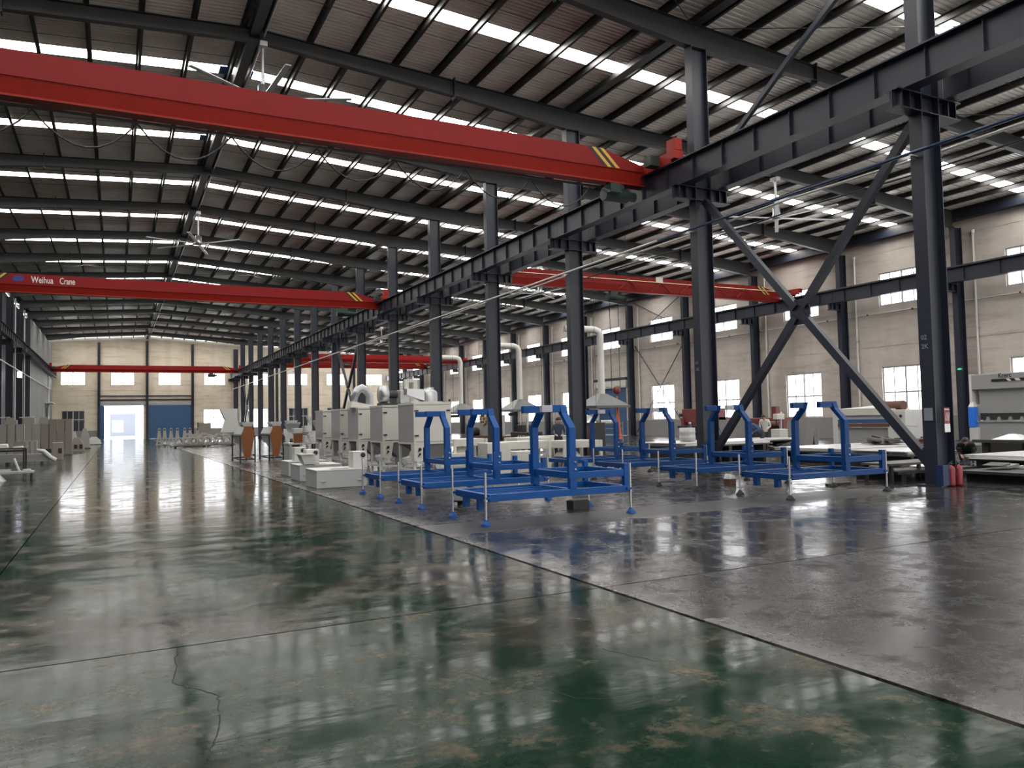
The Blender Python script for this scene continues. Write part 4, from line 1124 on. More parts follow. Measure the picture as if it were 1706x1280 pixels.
def a_stands():
    places = [(3.55, 78.0), (4.05, 78.6), (4.53, 77.6), (5.10, 78.3), (5.62, 76.8), (6.16, 77.8), (6.75, 77.4)]
    def proto(x, y, lab):
        t = thing('a_frame_stand', lab, 'stand', (x, y, 0), 'pale A-shaped stands')
        m = MB()
        m.prism([(-.185, .55), (.185, .55), (.09, 1.48), (.05, 1.55), (-.05, 1.55), (-.09, 1.48)], 'y', -.05, .05)
        m.prism([(-.26, 0), (-.15, 0), (-.08, .55), (-.185, .55)], 'y', -.05, .05); m.prism([(.15, 0), (.26, 0), (.185, .55), (.08, .55)], 'y', -.05, .05)
        m.build('a_plate', 'panel_cream', t)
        m = MB(); m.box(-.20, -.04, .55, .20, .04, .64); m.build('crossbar', 'panel_cream', t)
        m = MB(); m.lathe([(.02, -.06), (.075, -.06), (.075, .06), (.02, .06)], (0, 0, 1.38), 14, 0, 'y'); m.build('bearing', 'dark_machine', t)
        m = MB(); m.box(-.30, -.30, 0, .30, .30, .06); m.build('foot_plate', 'panel_brown', t)
        return t
    P = None
    for i, (x, y) in enumerate(places):
        lab = '%s pale A-shaped stand from the left, in front of the blue door' % ORD[i + 1]
        if P is None: P = proto(x, y, lab)
        else: dup(P, (x, y, 0), lab)
    # low ring castings on steel pallets
    def ring(x, y, s, lab):
        t = thing('ring_casting', lab, 'casting', (x, y, .14), 'pale ring castings on the steel pallets')
        m = MB(); n = 18; secs = []
        for k in range(n + 1):
            a = 2 * math.pi * k / n; c, q = math.cos(a), math.sin(a)
            secs.append([((.20 * s) * c, -.12, .30 * s + .20 * s * q), ((.30 * s) * c, -.12, .30 * s + .30 * s * q), ((.30 * s) * c, .12, .30 * s + .30 * s * q), ((.20 * s) * c, .12, .30 * s + .20 * s * q)])
        m.loft(secs, 0, False); m.build('ring', 'panel_cream', t)
        m = MB(); m.box(-.32 * s, -.2, 0, .32 * s, .2, .10 * s); m.build('foot', 'panel_brown', t)
        m = MB(); m.tube((0, -.3, .30 * s), (0, -.12, .30 * s), .09 * s, n=10); m.build('spigot', 'zinc', t)
    rnd = random.Random(5)
    k = 0
    for i in range(8):
        x = 4.45 + i * .52
        k += 1; ring(x, 66.4 + .3 * (i % 2), 1.0 + .25 * rnd.random(), '%s ring casting from the left on the long steel pallet' % ORD[k])
    for i in range(6):
        ring(5.4 + i * .58, 69.2 + .3 * (i % 2), 1.35 + .3 * rnd.random(), '%s taller ring casting of the rear row behind the long pallet' % ORD[i + 1])
    t = thing('steel_pallet', 'long dark steel pallet carrying the ring castings', 'pallet', (6.3, 66.5, 0))
    m = MB(); m.box(-2.3, -.55, .08, 2.3, .55, .14); m.build('deck', 'dark_machine', t)
    for x in (-2.1, 0, 2.1):
        m = MB(); m.box(x - .06, -.5, 0, x + .06, .5, .08); m.build('runner', 'dark_machine', t)
    t = thing('steel_pallet', 'rear steel pallet behind the long one', 'pallet', (6.9, 69.3, 0))
    m = MB(); m.box(-2.0, -.5, .08, 2.0, .5, .14); m.build('deck', 'dark_machine', t)
    for x in (-1.8, 0, 1.8):
        m = MB(); m.box(x - .06, -.45, 0, x + .06, .45, .08); m.build('runner', 'dark_machine', t)
    # big pale hopper leaning in front of the far window
    t = thing('tall_hopper', 'tall pale hopper with a curved edge in front of the far lit window', 'hopper', (9.9, 80.0, 0))
    m = MB(); m.loft([[(-.7, 0, 1.0), (.9, 0, 1.0), (.9, 1.2, 1.0), (-.7, 1.2, 1.0)], [(-.35, 0, 2.2), (.75, 0, 2.2), (.75, 1.2, 2.2), (-.35, 1.2, 2.2)], [(-.75, 0, 3.1), (.75, 0, 3.1), (.75, 1.2, 3.1), (-.75, 1.2, 3.1)], [(-.78, 0, 3.3), (.75, 0, 3.3), (.75, 1.2, 3.3), (-.78, 1.2, 3.3)]]); m.build('shell', 'machine_white', t)
    for x in (-.6, .8):
        for y in (.1, 1.1):
            m = MB(); m.box(x - .05, y - .05, 0, x + .05, y + .05, 1.0); m.build('leg', 'machine_white', t)
    t = thing('grey_screen', 'grey panel screen standing below the far lit window', 'screen', (11.0, 118.0, 0))
    m = MB(); m.box(-.6, 0, .05, 1.1, .1, 2.1); m.build('panel', 'panel_brown', t)
    m = MB(); m.box(-.7, -.2, 0, -.6, .3, 2.2); m.build('post', 'steel', t)
a_stands()

# ================================================================== LEFT SIDE STACKS
def left_side():
    # row of tall narrow cabinet shells
    rnd = random.Random(11)
    xs = [-2.86, -3.30, -3.74, -4.16, -4.60, -5.06, -5.52, -5.96, -6.42, -7.02, -7.50]
    for i, x in enumerate(xs):
        h = 2.30 if i < 3 else 2.02
        lab = '%s tall narrow cabinet shell from the aisle side of the upright row' % ORD[i + 1]
        t = thing('cabinet_shell', lab, 'cabinet', (x, 57.0, 0), 'tall narrow cabinet shells standing in a row')
        mt = 'panel_brown' if i < 4 else 'panel_cream'
        m = MB(); m.box(0, 0, .03, .385, .6, h); m.build('shell_body', mt, t, bevel=.01)
        m = MB(); m.box(.035, -.012, .10, .35, 0, h - .10); m.build('front_panel', mt, t)
        m = MB(); m.box(.0, -.02, .0, .385, .6, .03); m.build('plinth', 'black', t)
    for i, x in enumerate((-4.3, -5.15, -6.1, -7.1)):
        m = MB(); m.box(0, 0, 0, .62, .5, .26 + .1 * (i % 2)); m.box(.04, .04, .26, .5, .4, .40)
        o = m.build('loose_panel', 'panel_cream', None, loc=(x, 57.05, 2.03)); tag(o, '%s pale box lying on top of the upright cabinet shells, from the aisle' % ORD[i + 1], 'box', 'pale boxes on the cabinet shells', 'thing')
    for i, x in enumerate((-5.35, -6.6)):
        m = MB(); m.bar((x, 57.2, 2.44), (x + .75, 57.1, 2.47), .12, .05); o = m.build('white_strip', 'text_white'); tag(o, '%s white strip lying on the boxes above the shells' % ['nearer', 'farther'][i], 'strip', None, 'thing')
    # work table
    t = thing('work_table', 'black-legged work table at the left edge of the hall', 'table', (-4.6, 41.9, 0))
    m = MB(); m.box(-1.1, -.6, .80, 1.0, .6, .86); m.build('table_top', 'dark_machine', t)
    for x in (-1.0, .9):
        for y in (-.5, .5):
            m = MB(); m.box(x - .035, y - .035, 0, x + .035, y + .035, .80); m.build('leg', 'black', t)
    for y in (-.5, .5):
        m = MB(); m.box(-.97, y - .02, .68, .87, y + .02, .74); m.build('apron', 'black', t)
    for i, (a, b, c, d, h, lab) in enumerate(((-.9, -.3, -.5, .2, .26, 'white bent part'), (-.2, -.2, .25, .3, .18, 'pale open carton'), (.45, -.3, .85, .1, .06, 'flat white plate'))):
        m = MB(); m.loft([[(a, b, 0), (c, b, 0), (c, d, 0), (a, d, 0)], [(a + .04, b + .03, h), (c - .05, b + .02, h * .8), (c - .02, d - .04, h), (a + .02, d - .02, h * .9)]])
        tag(m.build('table_part', 'machine_white', None, loc=(-4.6, 41.9, .86)), lab + ' on the left work table', 'part', None, 'thing')
    # crates in front of the shells
    t = thing('panel_crate', 'low brown crate of upright panels before the tall shells', 'crate', (-4.9, 49.5, 0))
    m = MB(); m.box(0, 0, 0, 1.05, .8, 1.05); m.build('crate_body', 'panel_brown', t)
    for i in range(4):
        m = MB(); m.box(.08 + i * .24, -.03, .10, .22 + i * .24, 0, 1.06); m.build('upright_panel', 'panel_cream' if i > 1 else 'panel_brown', t)
    t = thing('block_stand', 'brown block with two dark square holes at the end of the shell row', 'stand', (-3.05, 48.6, 0))
    m = MB(); m.box(0, 0, .0, .50, .7, .95); m.build('block', 'panel_brown', t, bevel=.02)
    for z in (.35,):
        m = MB(); m.box(.28, -.01, z, .46, .01, z + .28); m.build('hole', 'black', t)
    m = MB(); m.box(-.28, -.01, .35, -.05, .3, .62); m.build('side_hole', 'black', t)
    # long grey beam with white fittings
    t = thing('long_trough', 'long grey trough lying on dark skids beside the aisle', 'trough', (-4.9, 43.6, 0))
    m = MB(); m.loft([[(0, 0, .14), (0, .5, .14), (0, .5, .52), (0, 0, .52)], [(2.1, -.3, .14), (2.1, .15, .14), (2.1, .15, .50), (2.1, -.3, .50)]]); m.build('trough_body', 'machine_grey', t)
    for x in (.3, 1.7):
        m = MB(); m.box(x, -.3, 0, x + .12, .5, .14); m.build('skid', 'dark_machine', t)
    m = MB(); m.path([(1.55, -.32, .70), (1.85, -.32, .62), (1.95, -.33, .50), (2.15, -.34, .30), (2.35, -.35, .18)], [.06, .09, .11, .10, .10], 8); m.build('white_fitting', 'machine_white', t)
    # flat trolley
    t = thing('flat_trolley', 'low pale flat trolley with a leaning white plate, at the left edge', 'trolley', (-2.85, 30.6, 0))
    m = MB(); m.box(-.75, -.3, .22, .40, .4, .28); m.build('deck', 'machine_bluegrey', t)
    for x in (-.68, .36):
        m = MB(); m.box(x - .04, -.28, .0, x + .04, .38, .22); m.build('leg_frame', 'black', t)
    m = MB(); m.bar((.0, 0, .28), (-.16, 0, .72), .30, .04, (1, 0, 0)); m.build('leaning_plate', 'machine_white', t)
    m = MB(); m.box(-.6, -.2, .28, -.25, .1, .36); m.box(.1, -.1, .28, .32, .2, .34); m.build('loose_pieces', 'machine_white', t)
    t = thing('scrap_pile', 'white crumpled packing on the floor by the flat trolley', 'packing', (-3.55, 30.2, 0))
    m = MB(); m.loft([[(-.3, -.2, 0), (.3, -.2, 0), (.35, .25, 0), (-.3, .3, 0)], [(-.2, -.1, .18), (.2, -.12, .1), (.2, .12, .2), (-.15, .2, .12)]]); m.build('crumple', 'machine_white', t)
    # things past the shells
    for i, (x, y, wd, h, mt, lab) in enumerate(((-2.5, 66.0, .9, 1.0, 'panel_brown', 'brown stand with two dark holes just past the shell row'), (-2.25, 74.0, .7, 1.7, 'panel_cream', 'pale angled chute past the shell row'), (-1.9, 90.0, 1.3, .8, 'machine_white', 'white wrapped bundle by the open far door'), (-2.9, 70.0, .5, 1.45, 'machine_grey', 'grey casting beside the angled chute'))):
        t = thing('floor_part', lab, 'part', (x, y, 0))
        m = MB(); m.loft([[(-wd / 2, -.3, 0), (wd / 2, -.3, 0), (wd / 2, .3, 0), (-wd / 2, .3, 0)], [(-wd * .45, -.25, h * .6), (wd * .4, -.25, h * .6), (wd * .4, .25, h * .6), (-wd * .45, .25, h * .6)], [(-wd * .25, -.2, h), (wd * .12, -.2, h), (wd * .12, .2, h), (-wd * .25, .2, h)]]); m.build('body', mt, t)
        if i == 0:
            for a in (-.22, .12):
                m = MB(); m.box(a, -.33, .2, a + .2, -.27, .5); m.build('hole', 'black', t)
        else:
            m = MB(); m.box(-wd * .55, -.35, 0, wd * .55, .35, .06); m.build('foot', 'dark_machine', t)
left_side()

# ================================================================== RIGHT HALL
def hoods():
    for i, (y, lab) in enumerate(((37.5, 'nearest grey extraction hood, beside the lifting sling'), (47.7, 'second grey extraction hood, right of the cabinets'), (58.0, 'farthest grey extraction hood, just right of the nearest cabinet'))):
        x = 25.0
        t = thing('extraction_hood', lab, 'hood', (x, y, 2.2), 'grey extraction hoods with white ducts')
        m = MB(); a, b = 1.15, .22
        m.loft([[(x - a, y - a, 2.32), (x + a, y - a, 2.32), (x + a, y + a, 2.32), (x - a, y + a, 2.32)], [(x - b, y - b, 3.02), (x + b, y - b, 3.02), (x + b, y + b, 3.02), (x - b, y + b, 3.02)]], 0, False); m.build('canopy', 'hood_metal', t, True)
        m = MB()
        for p, q in (((-a, -a), (a, -a)), ((a, -a), (a, a)), ((a, a), (-a, a)), ((-a, a), (-a, -a))): m.bar((x + p[0], y + p[1], 2.26), (x + q[0], y + q[1], 2.26), .06, .14)
        m.build('skirt', 'hood_metal', t, True)
        zt = 6.75
        m = MB(); m.path([(x, y, 2.98), (x, y, zt - .35), (x - .10, y + .03, zt - .1), (x - .35, y + .1, zt), (x - 2.1, y + .5, zt + .05)], .20, 14); m.build('duct', 'white_pipe', t, True)
        for dx in (-a, a):
            m = MB(); m.tube((x + dx, y - a, 2.3), (x + dx, y - a, ztop(x) + .24), .012, n=5); m.build('hanger', 'black', t, True)
        m = MB(); m.box(x - .9, y - .05, 1.9, x - .2, y + .05, 2.12); m.build('hood_lamp', 'dark_machine', t, True)
hoods()

def big_press():
    # grey press brake at the right edge, its face towards the aisle
    x = 30.0
    t = thing('press_brake', 'big grey press brake at the right edge with a bright blue guard', 'machine', (x, 16.5, 0))
    y0, y1 = 12.0, 18.95
    m = MB(); m.box(x, y0, .45, x + 1.6, y1 - .12, 1.18); m.build('lower_beam', 'machine_grey', t, True)
    m = MB(); m.box(x + .12, y0, 1.42, x + 1.5, y1 - .25, 2.48); m.build('upper_beam', 'machine_grey', t, True)
    m = MB(); m.box(x - .03, y0, 2.42, x + 1.5, y1, 3.02); m.build('head_cover', 'machine_grey', t, True, bevel=.02)
    m = MB(); m.box(x - .05, y0 + .3, 2.70, x - .03, y1 - .85, 2.80); m.build('dark_stripe', 'black', t, True)
    for i, (a, b) in enumerate(((17.35, 17.55), (17.0, 17.25))):
        m = MB(); m.prism([(a, 2.705), (b - .08, 2.705), (b, 2.795), (a + .08, 2.795)], 'x', x - .056, x - .052); m.build('white_mark', 'text_white', t, True)
    m = MB(); m.box(x - .06, y1 - .06, 1.85, x + .9, y1 + .02, 3.03); m.build('edge_strip', 'text_white', t, True)
    m = MB(); m.box(x - .16, y1 - .20, .95, x + .1, y1 + .06, 1.76); o = m.build('blue_guard', 'blue_plastic', t, True, bevel=.03); o['label'] = 'bright blue side guard'
    m = MB(); m.loft([[(x - .14, y1 - .18, 1.76), (x + .1, y1 - .18, 1.76), (x + .1, y1 + .05, 1.76), (x - .14, y1 + .05, 1.76)], [(x - .05, y1 - .1, 1.95), (x + .1, y1 - .1, 1.95), (x + .1, y1 + .0, 1.95), (x - .05, y1 + .0, 1.95)]]); m.build('guard_cap', 'text_white', t, True)
    m = MB(); m.box(x - .14, y1 - .30, .25, x + .5, y1 + .05, .95); m.build('white_leg', 'machine_white', t, True, bevel=.02)
    m = MB(); m.box(x + .05, y0, 1.24, x + .12, y1 - .3, 1.50); m.build('tool_holder', 'dark_machine', t, True)
    for k in range(15):
        yy = y1 - .7 - k * .42
        m = MB(); m.prism([(yy, 1.20), (yy + .17, 1.20), (yy + .12, 1.36), (yy + .05, 1.36)], 'x', x + .0, x + .05); m.build('tool_clamp', 'zinc', t, True)
    m = MB(); m.box(x - .05, y0, 1.15, x + .2, y1 - .25, 1.20); m.build('die_rail', 'zinc', t, True)
    m = MB(); m.box(x + .05, y0 + .2, .0, x + 1.5, y1 - .3, .45); m.build('base', 'dark_machine', t, True)
    text('Kcerc', .26, (x - .032, 17.85, 2.84), (R_(90), 0, R_(-90)), t, 'text_black', 'maker_lettering', .003, .8, 'dark lettering on the head cover')
    text('30', .2, (x + .112, 15.9, 1.75), (R_(90), 0, R_(-90)), t, 'text_black', 'plate_lettering', .003, .8)
    # support arms and sheets in front
    t = thing('sheet_table', 'dark sheet support table in front of the big press brake', 'table', (27.2, 14.5, 0))
    m = MB(); m.box(26.2, 11.5, .52, 28.8, 16.6, .62); m.build('table_top', 'sheet_dark', t, True)
    for y in (11.9, 16.2):
        for xx in (26.4, 28.6):
            m = MB(); m.box(xx - .07, y - .07, 0, xx + .07, y + .07, .52); m.build('leg', 'dark_machine', t, True)
    m = MB(); m.loft([[(26.3, 15.0, .63), (27.0, 14.9, .63), (27.0, 16.0, .63), (26.3, 16.0, .63)], [(26.5, 15.3, .82), (26.7, 15.25, .80), (26.7, 15.5, .80), (26.5, 15.5, .82)]])
    tag(m.build('folded_sheet', 'sheet_white'), 'folded white sheet lying on the dark support table', 'sheet', None, 'thing')
big_press()

def white_press():
    x = 30.0
    t = thing('press_brake', 'white press brake with blue-grey beam and red strip behind the right frames', 'machine', (x, 23.6, 0))
    y0, y1 = 21.75, 25.5
    for a, b, nm in ((y0, y0 + .85, 'side_frame'), (y1 - .3, y1, 'side_frame')):
        m = MB(); m.box(x - .15, a, 0, x + 1.4, b, 1.72); m.build(nm, 'machine_white', t, True, bevel=.02)
    m = MB(); m.box(x - .02, y0 + .6, 1.20, x + .9, y1 - .2, 1.56); m.build('top_beam', 'machine_bluegrey', t, True)
    m = MB(); m.box(x - .10, y0 + .8, 1.50, x + 1.3, y1, 1.78); m.build('top_cover', 'machine_cream', t, True)
    m = MB(); m.box(x - .14, y0 + .75, 1.15, x - .02, y1 - .3, 1.32); m.build('blue_ram', 'blue_door', t, True)
    m = MB(); m.box(x - .16, y0 + .75, .98, x - .02, y1 - .3, 1.13); o = m.build('red_strip', 'rust', t, True)
    m = MB(); m.box(x - .02, y0 + .8, .12, x + .8, y1 - .3, .92); m.build('lower_beam', 'machine_grey', t, True)
    m = MB(); m.box(x - .06, y0 + .8, .90, x + .2, y1 - .3, .95); m.build('die_rail', 'zinc', t, True)
    m = MB(); m.tube((x + .5, y0 + .5, 1.9), (x + .5, y0 + 1.5, 1.9), .22, n=14); m.build('cylinder', 'rust', t, True)
    for a, z in ((.2, 1.45), (.45, 1.30), (.12, .95), (.5, .95)):
        m = MB(); m.lathe([(.01, -.02), (.06, -.02), (.06, .02), (.01, .02)], (x - .17, y0 + a, z), 12, 0, 'x'); m.build('knob', 'black', t, True)
    m = MB(); m.bar((x - .16, y0 + .02, 1.03), (x - .2, y0 - .65, 1.0), .06, .06); m.build('handle_arm', 'machine_white', t, True)
    # stack of white sheets over the top
    m = MB(); m.loft([[(x - .1, 22.9, 1.80), (x + 1.2, 22.9, 1.80), (x + 1.2, 25.3, 1.80), (x - .1, 25.3, 1.80)], [(x, 23.0, 1.95), (x + 1.1, 23.0, 1.95), (x + 1.1, 24.2, 1.84), (x, 24.2, 1.84)]])
    tag(m.build('cover_sheet', 'sheet_white'), 'pale sheet lying over the top of the white press brake', 'sheet', None, 'thing')
white_press()

def machines():
    # red shear by the wall
    x, y0, y1 = 36.0, 40.2, 43.8
    t = thing('plate_shear', 'red plate shear standing by the right wall past the second column', 'machine', (x, 42, 0))
    m = MB(); m.box(x, y0, 1.15, x + .8, y1, 2.12); m.build('head', 'red_machine', t, True, bevel=.03)
    for y in (y0, y1 - .3):
        m = MB(); m.box(x - .1, y, 0, x + 1.2, y + .3, 1.5); m.build('side_frame', 'red_machine', t, True)
    m = MB(); m.box(x - .6, y0 + .2, .78, x + .6, y1 - .2, .95); m.build('table', 'dark_machine', t, True)
    m = MB(); m.box(x, y0 + .3, .1, x + .5, y1 - .3, .78); m.build('base', 'dark_machine', t, True)
    m = MB(); m.box(x - .02, y0 + .3, 1.35, x, y0 + .75, 1.55); m.build('plate', 'text_white', t, True)
    m = MB(); m.tube((x - .1, y1 + .1, 1.7), (x + .1, y1 + .1, 1.7), .12, n=12); m.build('flywheel_cap', 'dark_machine', t, True)
    # dark red press behind the workers
    x = 34.0
    t = thing('red_press', 'dark red press with an upright red column behind the workers', 'machine', (x, 33.9, 0))
    m = MB(); m.box(x, 32.5, .75, x + 1.0, 35.3, 1.42); m.build('body', 'red_machine', t, True, bevel=.03)
    m = MB(); m.box(x + .1, 33.1, 1.42, x + .4, 33.45, 2.08); m.build('upright', 'red_machine', t, True)
    m = MB(); m.tube((x - .03, 32.7, 1.05), (x - .03, 34.0, 1.05), .18, n=12); m.build('ram', 'rust', t, True)
    m = MB(); m.box(x - .1, 32.6, 0, x + .9, 35.2, .75); m.build('base', 'dark_machine', t, True)
    # grey tall sheets stacked against machines
    for i, (x, y, a, h, lab) in enumerate(((33.0, 36.3, 2.0, 1.35, 'big grey sheet leaning left of the workers'), (32.0, 29.4, 2.2, 1.30, 'wide grey sheet leaning right of the workers'), (30.5, 27.6, .5, 1.05, 'narrow grey sheet leaning among the scrap right of the workers'), (33.6, 30.9, .35, 1.9, 'tall narrow grey sheet leaning in front of the right window'))):
        t = thing('leaning_sheet', lab, 'sheet', (x, y, 0), 'grey sheets leaning in the right hall')
        m = MB(); m.loft([[(x, y - a / 2, 0), (x + .04, y - a / 2, 0), (x + .04, y + a / 2, 0), (x, y + a / 2, 0)], [(x + .25, y - a * .45, h), (x + .29, y - a * .45, h), (x + .29, y + a / 2, h), (x + .25, y + a / 2, h)]]); m.build('sheet', 'hopper_grey', t, True)
        m = MB(); m.bar((x + .45, y, 0), (x + .30, y, h * .92), .07, .07, (0, 1, 0)); m.build('prop', 'dark_machine', t, True)
    # drill press
    t = thing('drill_press', 'cream drill press right of the workers', 'machine', (31.0, 29.9, 0))
    m = MB(); m.box(-.3, -.3, 0, .3, .3, .85); m.build('cabinet', 'machine_cream', t, bevel=.02)
    m = MB(); m.tube((.12, 0, .85), (.12, 0, 1.75), .07, n=12); m.build('column', 'bare_steel', t)
    m = MB(); m.box(-.28, -.14, 1.35, .28, .14, 1.65); m.build('head', 'machine_cream', t, bevel=.03)
    m = MB(); m.tube((-.18, 0, 1.1), (-.18, 0, 1.35), .04, n=10); m.build('spindle', 'black', t)
    # lathe at left, dark with gear wheel
    t = thing('gear_machine', 'dark machine tool with a pale gear wheel seen between the blue frames', 'machine', (18.0, 38.6, 0))
    m = MB(); m.box(.0, -.75, .75, .9, .65, 1.92); m.build('headstock', 'machine_grey', t, bevel=.03)
    m = MB(); m.box(-.3, -3.2, .35, 1.0, 1.2, .80); m.build('bed', 'rust', t)
    for y in (-3.0, .9):
        m = MB(); m.box(-.2, y - .2, 0, .9, y + .2, .35); m.build('foot', 'dark_machine', t)
    m = MB(); n = 24; secs = []
    for k in range(n):
        a = 2 * math.pi * k / n; r = .36 if k % 2 else .32
        secs.append((r * math.cos(a), 1.72 + r * math.sin(a)))
    m.prism(secs, 'x', -.10, -.02); o = m.build('gear_wheel', 'brass', t)
    for k in range(6):
        a = k * math.pi / 3; m = MB(); m.lathe([(.001, -.012), (.07, -.01), (.07, 0), (.001, .012)], (-.105, .20 * math.cos(a), 1.72 + .20 * math.sin(a)), 10, 0, 'x'); m.build('gear_hole', 'black', o)
    m = MB(); m.ball((-.1, 1.0, .98), .32, 12); m.build('chuck', 'black', t)
    # milling machine
    t = thing('milling_machine', 'black milling machine behind the second blue frame', 'machine', (16.2, 31.0, 0))
    m = MB(); m.box(0, -.7, .45, .8, .9, 1.08); m.build('body', 'dark_machine', t, bevel=.03)
    m = MB(); m.box(.1, -.5, 0, .7, .7, .45); m.build('pedestal', 'dark_machine', t)
    m = MB(); m.box(.15, .1, 1.08, .6, .6, 1.40); m.build('head', 'dark_machine', t, bevel=.03)
    m = MB(); m.tube((.3, -.2, 1.08), (.3, -.2, 1.75), .05, n=10); m.build('spindle_rod', 'zinc', t)
    for k in range(4):
        m = MB(); m.tube((-.03, -.45 + k * .18, .88), (0, -.45 + k * .18, .88), .045, n=10); m.build('dial', 'text_white', t)
    # dark cabinet at the third column
    t = thing('tool_cabinet', 'dark brown tool cabinet at the foot of the third middle-row column', 'cabinet', (17.3, 26.9, 0))
    m = MB(); m.box(0, -.1, .05, .7, 1.5, 1.45); m.build('body', 'dark_machine', t, bevel=.02)
    m = MB(); m.box(-.02, .0, .15, 0, .65, 1.35); m.build('door', 'rust', t)
    m = MB(); m.box(-.02, .75, .15, 0, 1.4, 1.35); m.build('door', 'rust', t)
    m = MB(); m.loft([[(.05, .4, 1.45), (.6, .4, 1.45), (.6, 1.2, 1.45), (.05, 1.2, 1.45)], [(.15, .5, 1.75), (.5, .55, 1.7), (.5, 1.0, 1.8), (.1, 1.1, 1.68)]]); o = m.build('cable_heap', 'bare_steel', None, loc=(17.3, 26.9, 0)); tag(o, 'heap of metal fittings on the dark tool cabinet', 'fittings', None, 'thing')
    # gas cylinder near the second column
    for i, (x, y, h, mt, lab) in enumerate(((20.6, 24.6, 1.30, 'gas_dark', 'dark gas cylinder standing left of the second middle-row column'), (17.1, 19.2, 1.35, 'blue_frame_deep', 'blue gas cylinder right behind the second middle-row column'))):
        t = thing('gas_cylinder', lab, 'gas cylinder', (x, y, 0), 'gas cylinders by the second column')
        m = MB(); m.lathe([(.10, 0), (.17, .02), (.17, h * .78), (.14, h * .86), (.07, h * .94), (.05, h)], n=16); m.build('bottle', mt, t)
        m = MB(); m.lathe([(.04, h), (.05, h + .02), (.03, h + .08), (.01, h + .1)], n=10); m.tube((-.08, 0, h + .05), (.08, 0, h + .05), .018, n=8); m.build('valve', 'bare_steel', t)
        m = MB(); m.path([(.05, 0, h + .05), (.16, .02, h - .02), (.24, .02, h - .25), (.25, .0, .4), (.3, .1, .05)], .012, 6); m.build('hose', 'black', t)
mat('gas_dark', (0.025, 0.027, 0.038), 0.5)
machines()

